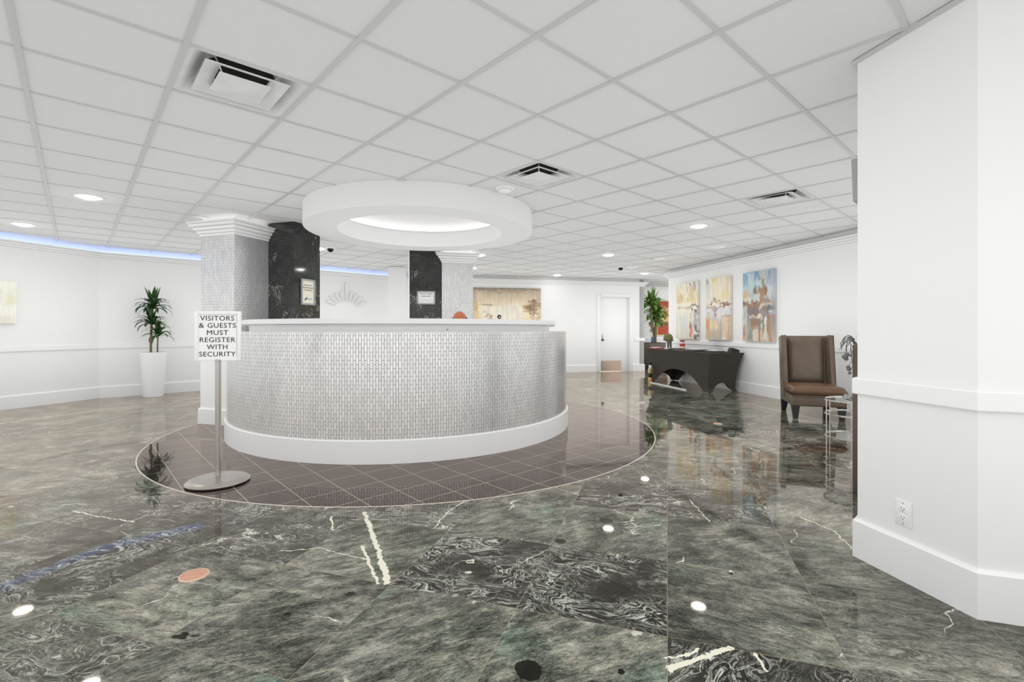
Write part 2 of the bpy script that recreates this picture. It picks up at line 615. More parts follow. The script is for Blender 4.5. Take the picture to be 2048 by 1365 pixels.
M['marble'] = marble_floor()
M['inlay'] = inlay_floor()
M['mosaic'] = mosaic('silver_mosaic', (0.95, 0.95, 0.955), (0.82, 0.825, 0.83), (0.2, 0.2, 0.205), 0.25)
M['darkmarble'] = dark_marble()
M['canvas'] = canvas_paint()
M['inlay_strip'] = mat('inlay_border_strip', lin((214, 202, 186)), 0.2)

# ------------------------------------------------------------------ floor
IC, IR = (-1.156, 6.106), 2.845          # round dark inlay around the desk


def cdt(polys, extra_edges=()):
    vs, es = [], []
    for poly in polys:
        b = len(vs)
        vs += [Vector(p) for p in poly]
        n = len(poly)
        es += [(b + i, b + (i + 1) % n) for i in range(n)]
    for p, q in extra_edges:
        b = len(vs)
        vs += [Vector(p), Vector(q)]
        es.append((b, b + 1))
    r = delaunay_2d_cdt(vs, es, [], 0, 1e-5)
    return r[0], r[2]


def circle(c, r, n):
    return [(c[0] + r * math.cos(2 * PI * i / n), c[1] + r * math.sin(2 * PI * i / n)) for i in range(n)]


FX0, FX1, FY0, FY1 = -11.0, 8.0, -3.0, 17.0
rect = [(FX0, FY0), (FX1, FY0), (FX1, FY1), (FX0, FY1)]


def clip_line(o, d):
    """segment of an infinite line inside the floor rectangle"""
    t0, t1 = -60.0, 60.0
    for a, lo, hi in ((0, FX0 + .01, FX1 - .01), (1, FY0 + .01, FY1 - .01)):
        if abs(d[a]) < 1e-9:
            continue
        x, y = (lo - o[a]) / d[a], (hi - o[a]) / d[a]
        t0, t1 = max(t0, min(x, y)), min(t1, max(x, y))
    return (o + d * t0, o + d * t1) if t1 > t0 + .05 else None


lines = []
for i in range(-26, 22):
    s = clip_line(U * (U0 + i * TU), V)
    if s:
        lines.append(s)
for i in range(-14, 34):
    s = clip_line(V * (V0 + i * TV), U)
    if s:
        lines.append(s)
vs, fs = cdt([rect, circle(IC, IR + 0.012, 160)], lines)
bm = BM()
bv = [bm.verts.new((v.x, v.y, 0)) for v in vs]
lay = bm.faces.layers.float_color.new('tile')
rnd = {}
DARK = {(-2, 0): 1.0, (-1, 0): 1.0, (-1, 2): 1.0, (0, -1): 0.9, (0, 2): 0.75, (-5, -1): 0.85, (-4, 0): 0.75, (-5, 0): 0.8, (-3, 1): 0.7,
        (-6, -1): 0.6, (-4, -2): 0.6, (1, 6): 0.9, (2, 5): 0.8, (1, 7): 0.6, (3, 3): 0.7, (-2, 1): 0.12, (-1, 1): 0.15, (-1, -1): 0.0, (-2, -1): 0.0, (0, 0): 0.12,
        (0, 1): 0.15, (1, 0): 0.3, (1, -1): 0.35, (-3, 0): 0.05, (-3, -1): 0.1}
ANG = {(-2, 0): 0.03, (-1, 0): 0.10, (-1, 2): 0.02, (0, 0): 0.07, (-1, -1): -0.06, (-2, -1): -0.07, (-3, -1): -0.05, (-3, 0): -0.08, (0, -1): -0.1}
for f in fs:
    c = sum((Vector(vs[i]) for i in f), Vector((0, 0))) / len(f)
    if (c - Vector(IC)).length < IR + 0.011:
        continue
    key = (math.floor((c.dot(U) - U0) / TU), math.floor((c.dot(V) - V0) / TV))
    if key not in rnd:
        rr = random.Random(key[0] * 917 + key[1] * 131 + 5)
        dk = DARK.get(key, rr.choice([0, 0, 0.05, 0.1, 0.15, 0.2, 0.35, 0.7]))
        rnd[key] = (rr.random(), dk, ANG.get(key, rr.uniform(-0.09, 0.06)))
    try:
        fa = bm.faces.new([bv[i] for i in f])
    except ValueError:
        continue
    s = rnd[key]
    fa[lay] = (s[0], s[1], s[2], 1)
    fa.normal_update()
    if fa.normal.z < 0:
        fa.normal_flip()
for v in list(bm.verts):
    if not v.link_faces:
        bm.verts.remove(v)
# the slab below, so the floor has thickness
obj('floor', bm, M['marble'], kind='structure', recalc=False)
bm = BM()
prism(bm, circle(IC, IR, 160), -0.05, 0.0)
obj('floor_inlay', bm, M['inlay'], kind='structure')
bm = BM()
lathe(bm, [(IR, -0.02), (IR, 0.0004), (IR + 0.012, 0.0004), (IR + 0.012, -0.02)], 160, (IC[0], IC[1], 0))
obj('trim_1', bm, M['inlay_strip'], kind='structure')

# ------------------------------------------------------------------ ceiling
A_, B_ = dirv(AX), dirv(AX + 90)                # ceiling grid directions
GA, GB = 0.6096 * 1.0245, 0.6096
c_, s_ = math.cos(0.7367), math.sin(0.7367)
G0 = Vector((c_ * -0.2173 - s_ * 2.8682, s_ * -0.2173 + c_ * 2.8682))


def grid(a, b):
    return G0 + A_ * (a * GA) + B_ * (b * GB)


RC, RO, RI, RD = (-1.115, 5.96), 1.36, 0.985, 1.12   # ring soffit: centre, outer, opening and dome radii
VENTS = [(1, 0), (5, 0), (9, -2)]
vent_polys = [[tuple(grid(a, b)), tuple(grid(a + 1, b)), tuple(grid(a + 1, b + 1)), tuple(grid(a, b + 1))] for a, b in VENTS]
vs, fs = cdt([rect, circle(RC, RD, 96)] + vent_polys)
bm = BM()
bv = [bm.verts.new((v.x, v.y, HC)) for v in vs]
for f in fs:
    c = sum((Vector(vs[i]) for i in f), Vector((0, 0))) / len(f)
    if (c - Vector(RC)).length < RD:
        continue
    d = c - G0
    ka, kb = math.floor(d.dot(A_) / GA), math.floor(d.dot(B_) / GB)
    if (ka, kb) in VENTS:
        continue
    fa = bm.faces.new([bv[i] for i in f])
    fa.normal_update()
    if fa.normal.z > 0:
        fa.normal_flip()
obj('ceiling', bm, M['ceiling'], kind='structure', recalc=False)

bm = BM()
rad = RO + 0.0


def tee(o, d, w, zb):
    seg = clip_line(o, d)
    if not seg:
        return
    p, q = seg
    u = (q - p).normalized()
    n = Vector((-u.y, u.x)) * (w / 2)
    L = (q - p).length
    rel = Vector(RC) - p
    t = rel.dot(u)
    h = abs(rel.dot(Vector((-u.y, u.x))))
    spans = [(0, L)]
    if h < rad:
        k = math.sqrt(rad * rad - h * h)
        spans = [(0, t - k), (t + k, L)]
    for a, b in spans:
        if b - a > 0.01:
            x, y = p + u * a, p + u * b
            prism(bm, [tuple(x - n), tuple(y - n), tuple(y + n), tuple(x + n)], zb, HC + 0.002)


for i in range(-14, 24):
    tee(grid(i, 0), B_, 0.027, HC - 0.007)
for i in range(-24, 14):
    tee(grid(0, i), A_, 0.024, HC - 0.0055)
obj('trim_2', bm, M['tbar'], kind='structure')

# round dropped soffit over the desk
sof = thing('round_soffit', 'large round white dropped ceiling ring above the curved tiled desk', 'soffit', (RC[0], RC[1], HC))
bm = BM()
ZB = 2.394 - HC
lathe(bm, [(RO, 0.03), (RO, ZB + 0.004), (RO - 0.004, ZB), (RI + 0.004, ZB), (RI, ZB + 0.004), (RI, -0.04), (RI + 0.03, -0.04), (RI + 0.03, -0.01), (RD + 0.02, -0.01), (RD + 0.02, 0.03)], 128)
obj('ring', bm, M['soffit'], sof)
bm = BM()
dome = []
for i in range(13):
    a = i / 12 * PI / 2
    dome.append((RD * math.cos(a) + (0.0 if i < 12 else 1e-4), 0.0 + 0.22 * math.sin(a)))
lathe(bm, dome, 96)
obj('dome', bm, M['soffit'], sof)
bm = BM()
lathe(bm, [(RI + 0.05, -0.005), (RI + 0.08, -0.005), (RI + 0.08, 0.015), (RI + 0.05, 0.015), (RI + 0.05, -0.005)], 96)
obj('light_strip', bm, M['soffit_led'], sof)


# ------------------------------------------------------------------ walls
PA0 = Vector((-7.2, 8.38)) - dirv(72.1) * 7.0
PAB = Vector((-7.2, 8.38))
uC = dirv(12.2)
PC1 = Vector((3.8, 13.85))
PBC = Vector((-2.79, 13.85 + (-2.79 - 3.8) * math.tan(R(12.2))))
uD = dirv(-77.8)                                 # towards the camera
PD0 = Vector((3.84, 11.79))
PD1 = PD0 + uD * 9.3


def onC(s, n=0.0):
    """s metres along the back wall from its right end, n metres into the room"""
    return PC1 + uC * s + Vector((uC.y, -uC.x)) * n


def onD(s, n=0.0):
    return Vector((4.5, 8.73)) - uD * s + Vector((uD.y, -uD.x)) * n


bm = BM()
wallbox(bm, PA0, PAB)
obj('wall_left', bm, M['wall'], kind='structure')
bm = BM()
wallbox(bm, PAB, PBC)
obj('wall_back_left', bm, M['wall'], kind='structure')
DL, DR, DT = -1.348, -0.449, 2.125               # door opening along the back wall
bm = BM()
wallbox(bm, PBC, onC(DL))
wallbox(bm, onC(DL), onC(DR), DT, HC)
wallbox(bm, onC(DR), PC1)
obj('wall_back', bm, M['wall'], kind='structure')
PC2 = PC1 + dirv(102.2) * 1.3
bm = BM()
wallbox(bm, PC1 + uC * 0.0 , PC2)
obj('wall_hall_side', bm, M['wall'], kind='structure')
PE0 = PC2
PE1 = PE0 + uC * 4.2
bm = BM()
wallbox(bm, PE0, PE1)
obj('wall_hall', bm, M['wall'], kind='structure')
bm = BM()
wallbox(bm, PD0, PD1, t=0.2)
obj('wall_right', bm, M['wall'], kind='structure')
# near right pier
F1, F2 = Vector((1.8335, 2.551)), Vector((1.948, 2.0105))
F3 = F2 + dirv(-17.9) * 1.6
F0 = F1 + dirv(42.2) * 1.4
bm = BM()
prism(bm, [tuple(F1), tuple(F2), tuple(F3), tuple(F3 + dirv(72.1) * 1.5), tuple(F0)], 0, HC)
obj('wall_near', bm, M['wall'], kind='structure')

BASE = [(0, 0), (0.02, 0), (0.02, 0.19), (0.01, 0.2), (0, 0.2)]
RAIL = [(0, 0.862), (0.016, 0.862), (0.022, 0.868), (0.022, 0.942), (0.016, 0.948), (0, 0.948)]
CROWN = [(0, 2.425), (0.014, 2.425), (0.018, 2.444), (0.01, 2.449), (0.034, 2.453), (0.042, 2.474), (0.034, 2.481), (0.068, 2.488), (0.076, 2.511), (0.066, 2.518), (0.1, 2.522), (0.104, 2.545), (0, 2.545)]
LED = [(0.02, 2.546), (0.06, 2.546), (0.06, 2.553), (0.02, 2.553)]
tn = [2]


def moulding(path, prof, nm=None, closed=False, m='trim'):
    b = BM()
    sweep(b, [tuple(p) for p in path], prof, closed)
    if nm is None:
        tn[0] += 1
        nm = 'trim_%d' % tn[0]
    return obj(nm, b, M[m], kind='structure', sharp=25)


e = 0.002
left_path = [PA0, PAB, PBC]
full_path = [PA0, PAB, PBC, PC1, PC2, PE1]
moulding([PA0, PAB, PBC, onC(DL - 0.105)], BASE, 'baseboard_left')
moulding([onC(DR + 0.095), PC1, PC2, PE1], BASE, 'baseboard_back')
moulding([PD0 + Vector((0.2, 0.04)), PD0, PD1], BASE, 'baseboard_right')
moulding([F0, F1, F2, F3], BASE, 'baseboard_near')
moulding(left_path, RAIL)
moulding([onC(-0.28), PC1, PC2, PE1], RAIL)
moulding([PD0, PD1], RAIL)
moulding([F0, F1, F2, F3], RAIL)
cr = moulding(full_path, CROWN)
for pth in (left_path,):
    b = BM()
    sweep(b, [tuple(p) for p in pth], LED)
    o = obj('light_strip', b, M['cove'], cr)
moulding([PD0 + Vector((0.3, 0.065)), PD0, PD1], CROWN)
# shadow-gap angle around the top of the pier
moulding([F0, F1, F2, F3], [(0, HC - 0.02), (0.022, HC - 0.02), (0.022, HC - 0.004), (0, HC - 0.004)], m='tbar')

# ------------------------------------------------------------------ door in the back wall
door = bpy.data.objects.new('door_1', None)
COL.objects.link(door)
o3 = onC(DL)
door.location = (o3.x, o3.y, 0)
door.rotation_euler = (0, 0, R(12.2))
door['kind'] = 'structure'
W = DR - DL
bm = BM()
for x in (-0.05, W + 0.045):
    box(bm, (x, -0.012, DT / 2 + 0.04), (0.09, 0.024, DT + 0.08), bevel=0.004)
box(bm, (W / 2, -0.012, DT + 0.04), (W - 0.006, 0.024, 0.08), bevel=0.004)
box(bm, (0.012, 0.06, DT / 2), (0.022, 0.12, DT))
box(bm, (W - 0.012, 0.06, DT / 2), (0.022, 0.12, DT))
box(bm, (W / 2, 0.06, DT - 0.011), (W - 0.046, 0.12, 0.022))
obj('frame', bm, M['trim'], door)
bm = BM()
box(bm, (W / 2 - 0.0, 0.075, DT / 2), (W - 0.055, 0.045, DT - 0.05), bevel=0.003)
leaf = obj('leaf', bm, M['trim'], door)
bm = BM()
box(bm, (0.04 + 0.315, 0.05, 0.16), (0.62, 0.004, 0.29))
obj('kick_plate', bm, M['kick'], leaf)
bm = BM()
lathe(bm, [(0.0001, 0.0), (0.032, 0.0), (0.032, 0.006), (0.012, 0.012), (0.012, 0.035), (0.027, 0.045), (0.028, 0.06), (0.018, 0.07), (0.0001, 0.072)], 24)
bmesh.ops.rotate(bm, verts=bm.verts, cent=(0, 0, 0), matrix=Matrix.Rotation(R(90), 3, 'X'))
bmesh.ops.translate(bm, verts=bm.verts, vec=(0.095, 0.0525, 0.9))
obj('knob', bm, M['darkgrey'], leaf)
bm = BM()
box(bm, (0.095, 0.051, 1.0), (0.03, 0.006, 0.12), bevel=0.002)
obj('lock_plate', bm, M['steel'], leaf)


# ------------------------------------------------------------------ columns
def uvbox(bm, poly, z0, z1, u0=0.0):
    """vertical faces of a polygon with UV in metres"""
    uv = bm.loops.layers.uv.verify()
    n = len(poly)
    s = u0
    for i in range(n):
        p, q = Vector(poly[i]), Vector(poly[(i + 1) % n])
        L = (q - p).length
        v = [bm.verts.new((p.x, p.y, z0)), bm.verts.new((q.x, q.y, z0)), bm.verts.new((q.x, q.y, z1)), bm.verts.new((p.x, p.y, z1))]
        f = bm.faces.new(v)
        for lp, t in zip(f.loops, ((s, z0), (s + L, z0), (s + L, z1), (s, z1))):
            lp[uv].uv = t
        s += L


def sq(w, d, c=(0, 0)):
    """counter-clockwise rectangle, outside on the right of travel"""
    x, y = c
    return [(x - w / 2, y - d / 2), (x + w / 2, y - d / 2), (x + w / 2, y + d / 2), (x - w / 2, y + d / 2)]


CCROWN = [(-0.02, 2.39), (0.01, 2.39), (0.016, 2.412), (0.008, 2.418), (0.032, 2.423), (0.038, 2.448), (0.028, 2.456), (0.06, 2.462), (0.068, 2.492), (0.056, 2.5), (0.094, 2.505), (0.104, 2.53), (0.096, 2.536), (0.118, 2.54), (0.118, 2.56), (-0.02, 2.56)]


def column(label, loc, rotz, w, d):
    t = thing('tiled_column', label, 'column', (loc[0], loc[1], 0), rotz)
    b = BM()
    uvbox(b, sq(w, d), 0.9, 2.40)
    obj('mosaic_shaft', b, M['mosaic'], t, recalc=False)
    b = BM()
    prism(b, sq(w - 0.03, d - 0.03), 0.0, HC)
    obj('core', b, M['trim'], t)
    b = BM()
    sweep(b, sq(w, d), [(-0.02, 0.0), (0.006, 0.0), (0.006, 0.875), (0.02, 0.885), (0.02, 0.915), (-0.02, 0.92)], True)
    obj('white_panel', b, M['trim'], t)
    b = BM()
    sweep(b, sq(w, d), [(-0.02, 0), (0.026, 0), (0.026, 0.185), (0.015, 0.2), (-0.02, 0.2)], True)
    obj('base_trim', b, M['trim'], t)
    b = BM()
    sweep(b, sq(w, d), CCROWN, True)
    cr = obj('crown_moulding', b, M['trim'], t, sharp=25)
    b = BM()
    sweep(b, sq(w, d), [(0.01, 2.563), (0.04, 2.563), (0.04, 2.575), (0.01, 2.575)], True)
    obj('light_strip', b, M['cove_white'], cr)
    return t


C0 = Vector((-3.455, 5.985))
cl = C0 - U * 0.275 + V * 0.30
column('white and silver mosaic column with crown moulding, rising behind the register sign', cl, R(-17.9), 0.55, 0.6)
# dark marble pier against the right flank of the column
q0 = C0 + V * 0.535
pier = thing('marble_pier', 'dark veined marble pillar with cream notice, right beside the mosaic column behind the sign', 'pillar', (q0.x, q0.y, 0), R(-17.9))
bm = BM()
prism(bm, [(0.003, 0), (0.425, 0), (0.425, 0.5), (0.003, 0.5)], 0, HC - 0.008)
obj('shaft', bm, M['darkmarble'], pier)

c2 = Vector((-1.03, 8.86))
u2, v2 = dirv(12.2), dirv(102.2)
column('silver mosaic column on the far side of the desk, left of the wide tan painting', c2, R(12.2), 0.56, 0.56)
q1 = c2 - u2 * (0.28 + 0.56) - v2 * 0.285
pier2 = thing('marble_pier', 'dark green marble pillar with FRONT DESK notice, behind the middle of the desk', 'pillar', (q1.x, q1.y, 0), R(12.2))
bm = BM()
prism(bm, [(0, 0), (0.556, 0), (0.556, 0.5), (0, 0.5)], 0, HC - 0.008)
obj('shaft', bm, M['darkmarble'], pier2)
bm = BM()
box(bm, (-0.012, 0.25, HC / 2 - 0.004), (0.02, 0.5, HC - 0.008))
obj('edge_strip', bm, M['trim'], pier2)

# plain white square column further back
t = thing('square_column', 'plain white square column near the back corner, left of the dark green pillar', 'column', (-2.66, 11.15, 0), R(12.2))
bm = BM()
prism(bm, sq(0.40, 0.40), 0, HC - 0.008)
obj('shaft', bm, M['wall'], t)
bm = BM()
sweep(bm, sq(0.40, 0.40), [(-0.02, 0), (0.02, 0), (0.02, 0.19), (0.01, 0.2), (-0.02, 0.2)], True)
obj('base_trim', bm, M['trim'], t)

# ------------------------------------------------------------------ reception desk
DC = (-1.37, 6.37)
desk = thing('reception_desk', 'large curved reception desk clad in small silver mosaic tiles, white plinth and top', 'reception desk', (DC[0], DC[1], 0))
a0, a1 = R(191.4), R(191.4 + 231)
RT = 2.075
bm = BM()
lathe(bm, [(RT, 0.2), (RT, 1.178)], 200, a0=a0, a1=a1, uvscale=RT)
obj('mosaic_front', bm, M['mosaic'], desk, recalc=False)
bm = BM()


def arcsolid(b, prof, seg=160):
    lathe(b, prof + [prof[0]], seg, a0=a0, a1=a1)
    bmesh.ops.holes_fill(b, edges=[x for x in b.edges if x.is_boundary], sides=0)


arcsolid(bm, [(RT - 0.004, 0.2), (RT - 0.004, 1.1795), (RT - 0.2, 1.1795), (RT - 0.2, 0.2)])
obj('body', bm, M['trim'], desk)
bm = BM()
arcsolid(bm, [(RT - 0.25, 0.0), (RT + 0.022, 0.0), (RT + 0.022, 0.205), (RT + 0.014, 0.213), (RT - 0.006, 0.213), (RT - 0.25, 0.21)])
obj('plinth', bm, M['trim'], desk)
bm = BM()
arcsolid(bm, [(RT - 0.22, 1.178), (RT - 0.215, 1.25), (RT - 0.33, 1.25), (RT - 0.33, 1.178)])
riser = obj('riser', bm, M['trim'], desk)
bm = BM()
arcsolid(bm, [(1.925, 1.252), (1.935, 1.258), (1.935, 1.3), (1.925, 1.306), (1.56, 1.306), (1.555, 1.3), (1.555, 1.252)])
ctop = obj('counter_top', bm, M['counter_top'], desk)
bm = BM()
# sagging strip of edge trim under the lip
pts = []
for i in range(121):
    a = a0 + (a1 - a0) * i / 120
    z = 1.2465 - 0.006 * max(0, math.sin(a * 9.0)) * (0.5 + 0.5 * math.sin(a * 3.1 + 1))
    pts.append((1.928 * math.cos(a), 1.928 * math.sin(a), z))
tube(bm, pts, 0.005, 6)
obj('edge_bead', bm, M['charcoal_rim'], ctop)
bm = BM()
arcsolid(bm, [(RT - 0.21, 0.72), (RT - 0.21, 0.755), (RT - 0.45, 0.755), (RT - 0.45, 0.72)])
obj('work_surface', bm, M['counter_top'], desk)
bm = BM()
lathe(bm, [(0.0001, 0), (0.006, 0), (0.005, 0.004), (0.0001, 0.004)], 12)
bmesh.ops.rotate(bm, verts=bm.verts, cent=(0, 0, 0), matrix=Matrix.Rotation(R(90), 3, 'X'))
an = R(293.5)
bmesh.ops.rotate(bm, verts=bm.verts, cent=(0, 0, 0), matrix=Matrix.Rotation(an + R(90), 3, 'Z'))
bmesh.ops.translate(bm, verts=bm.verts, vec=(1.858 * math.cos(an), 1.858 * math.sin(an), 1.2))
obj('screw_cap', bm, M['darkgrey'], riser)

# little black device on the counter
dv = thing('webcam', 'tiny black rounded camera with pale eye on the desk top, below the tan painting', 'camera', (-0.13, 4.935, 1.306), 0)
bm = BM()
bmesh.ops.create_uvsphere(bm, u_segments=16, v_segments=12, radius=0.022)
bmesh.ops.translate(bm, verts=bm.verts, vec=(0, 0, 0.026))
for v in bm.verts:
    v.co.z = max(v.co.z, 0.0)
obj('housing', bm, M['black'], dv)
bm = BM()
lathe(bm, [(0.0001, 0.0), (0.008, 0.0), (0.006, 0.004), (0.0001, 0.005)], 16)
bmesh.ops.rotate(bm, verts=bm.verts, cent=(0, 0, 0), matrix=Matrix.Rotation(R(90), 3, 'X'))
bmesh.ops.translate(bm, verts=bm.verts, vec=(0.004, -0.0205, 0.022))
obj('lens', bm, M['paper'], dv)


# ------------------------------------------------------------------ lettering
def text_bm(lines, size, lh, font_w=1.0, squeeze=1.0):
    """flat extruded lettering centred on x, first line at z=0, facing -y"""
    b = BM()
    for i, s in enumerate(lines):
        cu = bpy.data.curves.new('lettering', 'FONT')
        cu.body = s
        cu.size = size
        cu.align_x = 'CENTER'
        cu.extrude = 0.0006
        cu.offset = 0.0
        cu.space_character = 1.08
        cu.resolution_u = 3
        o = bpy.data.objects.new('lettering', cu)
        COL.objects.link(o)
        dg = bpy.context.evaluated_depsgraph_get()
        me = bpy.data.meshes.new_from_object(o.evaluated_get(dg))
        bpy.data.objects.remove(o)
        n0 = len(b.verts)
        b.from_mesh(me)
        bpy.data.meshes.remove(me)
        b.verts.ensure_lookup_table()
        for v in b.verts[n0:]:
            x, y, z = v.co
            v.co = Vector((x * squeeze, -z, y - i * lh))
    return b


# ------------------------------------------------------------------ register sign on its stand
sg = thing('sign_stand', 'white VISITORS & GUESTS sign on a steel pole with round base', 'sign', (-2.31, 3.78, 0), R(9))
bm = BM()
lathe(bm, [(0.0001, 0.0), (0.2, 0.0), (0.222, 0.006), (0.225, 0.016), (0.21, 0.03), (0.17, 0.04), (0.155, 0.043), (0.05, 0.05), (0.03, 0.056), (0.0001, 0.058)], 64)
obj('base', bm, M['nickel'], sg)
bm = BM()
lathe(bm, [(0.0001, 0.05), (0.0205, 0.05), (0.0205, 0.95), (0.023, 0.952), (0.023, 0.965), (0.0001, 0.965)], 32)
obj('pole', bm, M['steel'], sg)
bm = BM()
SW, SZ0, SZ1 = 0.335, 0.957, 1.347
for x in (-SW / 2 + 0.0125, SW / 2 - 0.0125):
    box(bm, (x, 0, (SZ0 + SZ1) / 2), (0.025, 0.022, SZ1 - SZ0), bevel=0.003)
for z in (SZ0 + 0.0125, SZ1 - 0.0125):
    box(bm, (0, 0, z), (SW - 0.05, 0.022, 0.025), bevel=0.003)
obj('frame', bm, M['white'], sg)
bm = BM()
box(bm, (0, 0.002, (SZ0 + SZ1) / 2), (SW - 0.046, 0.012, SZ1 - SZ0 - 0.046))
pn = obj('panel', bm, M['white'], sg)
for i, s, wd, xo in ((0, 'VISITORS', .246, 0), (1, '&', .037, -.1156), (1, 'GUESTS', .205, .0315), (2, 'MUST', .155, 0), (3, 'REGISTER', .258, 0), (4, 'WITH', .150, 0), (5, 'SECURITY', .264, 0)):
    bm = text_bm([s], 0.054, 0)
    xs = [v.co.x for v in bm.verts]
    k_ = wd / (max(xs) - min(xs))
    for v in bm.verts:
        v.co.x *= k_
    bmesh.ops.translate(bm, verts=bm.verts, vec=(-0.004 + xo, -0.0048, 1.2726 - i * 0.0563))
    obj('lettering', bm, M['ink'], pn)
bm = BM()
box(bm, (SW / 2 - 0.03, -0.0045, (SZ0 + SZ1) / 2), (0.002, 0.001, SZ1 - SZ0 - 0.06))
box(bm, (0, -0.0045, SZ1 - 0.03), (SW - 0.064, 0.001, 0.0012))
obj('border_line', bm, M['silver_frame'], pn)


# ------------------------------------------------------------------ framed notices on the marble pillars
def notice(label, loc, rotz, w, h, lines, size, paper, logo):
    t = thing('framed_notice', label, 'notice', loc, rotz)
    b = BM()
    for x in (-w / 2 + 0.011, w / 2 - 0.011):
        box(b, (x, -0.012, h / 2), (0.022, 0.022, h), bevel=0.003)
    for z in (0.011, h - 0.011):
        box(b, (0, -0.012, z), (w - 0.044, 0.022, 0.022), bevel=0.003)
    obj('frame', b, M['silver_frame'], t)
    b = BM()
    box(b, (0, -0.006, h / 2), (w - 0.04, 0.008, h - 0.04))
    t2 = obj('sheet', b, M[paper], t)
    for i, s in enumerate(lines):
        b = text_bm([s], size, 0)
        bmesh.ops.translate(b, verts=b.verts, vec=(0, -0.0112, h * 0.74 - i * size * 1.25))
        obj('lettering', b, M['ink'], t2)
    if logo:
        b = BM()
        box(b, (-w * 0.16, -0.0112, h * 0.235), (w * 0.22, 0.0016, h * 0.045), Matrix.Rotation(R(-42), 3, 'Y'))
        box(b, (-w * 0.09, -0.0114, h * 0.265), (w * 0.06, 0.0016, h * 0.06))
        lg = obj('logo', b, M['navy'], t2)
        lg['label'] = 'dark blue diagonal logo mark'
        b = BM()
        box(b, (w * 0.12, -0.0112, h * 0.235), (w * 0.34, 0.0014, h * 0.028))
        obj('logo_band', b, M['blue'], t2)
    else:
        for z in (0.34, 0.24):
            b = BM()
            box(b, (0, -0.0112, h * z), (w * 0.7, 0.0014, 0.003))
            obj('ruled_line', b, M['silver_frame'], t2)


pf = q0 + U * 0.425 + V * 0.25
notice('cream framed welcome notice with blue logo on the dark marble pillar by the mosaic column', (pf.x + U.x * 0.001, pf.y + U.y * 0.001, 1.535), R(72.1), 0.265, 0.355, ['Welcome To', 'Royal Residential', 'Condominium'], 0.026, 'cream_paper', True)
pf = q1 + u2 * 0.285
notice('small white FRONT DESK MANAGER notice in grey frame on the dark green pillar', (pf.x + v2.x * -0.001, pf.y + v2.y * -0.001, 1.64), R(12.2), 0.315, 0.235, ['FRONT DESK', 'MANAGER'], 0.033, 'paper', False)


# ------------------------------------------------------------------ ceiling fittings
def vent(label, a, b):
    c = grid(a + 0.5, b + 0.5)
    t = thing('ceiling_vent', label, 'air vent', (c.x, c.y, HC), R(AX), 'square ceiling vents')
    h = 0.292

    def pyr(bm, rows):
        """square rings [(half, z)...]"""
        rs = [[bm.verts.new((sx * w, sy * w, z)) for sx, sy in ((-1, -1), (1, -1), (1, 1), (-1, 1))] for w, z in rows]
        for A, B in zip(rs, rs[1:]):
            for k in range(4):
                bm.faces.new((A[k], A[(k + 1) % 4], B[(k + 1) % 4], B[k]))
        return rs
    bm = BM()
    sx, sy = GA / 2 - 0.002, GB / 2 - 0.002
    r0 = [bm.verts.new((x * sx, y * sy, 0.0)) for x, y in ((-1, -1), (1, -1), (1, 1), (-1, 1))]
    r1 = [bm.verts.new((x * 0.272, y * 0.272, 0.002)) for x, y in ((-1, -1), (1, -1), (1, 1), (-1, 1))]
    r2 = [bm.verts.new((x * 0.195, y * 0.195, 0.075)) for x, y in ((-1, -1), (1, -1), (1, 1), (-1, 1))]
    for A, B in ((r0, r1), (r1, r2)):
        for k in range(4):
            bm.faces.new((A[k], A[(k + 1) % 4], B[(k + 1) % 4], B[k]))
    bm.faces.new(r2)
    obj('pan', bm, M['vent'], t)
    bm = BM()
    lathe(bm, [(0.0001, 0.069), (0.178, 0.069), (0.185, 0.074), (0.0001, 0.076)], 40)
    obj('duct', bm, M['duct'], t)
    bm = BM()
    pyr(bm, [(0.212, -0.004), (0.125, 0.030), (0.125, 0.034), (0.214, 0.0), (0.212, -0.004)])
    obj('middle_cone', bm, M['vent'], t)
    bm = BM()
    r = pyr(bm, [(0.131, -0.012), (0.134, -0.008)])
    top = bm.verts.new((0, 0, -0.045 + 0.06))
    bot = bm.verts.new((0, 0, -0.03))
    for k in range(4):
        bm.faces.new((r[1][k], r[1][(k + 1) % 4], top))
        bm.faces.new((r[0][(k + 1) % 4], r[0][k], bot))
    obj('centre_cone', bm, M['vent'], t, sharp=8)
    for x, y in ((0.14, 0.14), (-0.14, 0.14), (0.14, -0.14), (-0.14, -0.14)):
        bm = BM()
        tube(bm, [(x * 0.85, y * 0.85, -0.005), (x, y, 0.03), (x * 1.25, y * 1.25, 0.066)], 0.004, 6)
        obj('bracket', bm, M['vent'], t)
    return t


vent('large square ceiling vent nearest the camera, above left', *VENTS[0])
vent('square ceiling vent right above the smoke detector by the round ceiling ring', *VENTS[1])
vent('farthest small square ceiling vent, above the three abstract canvases', *VENTS[2])

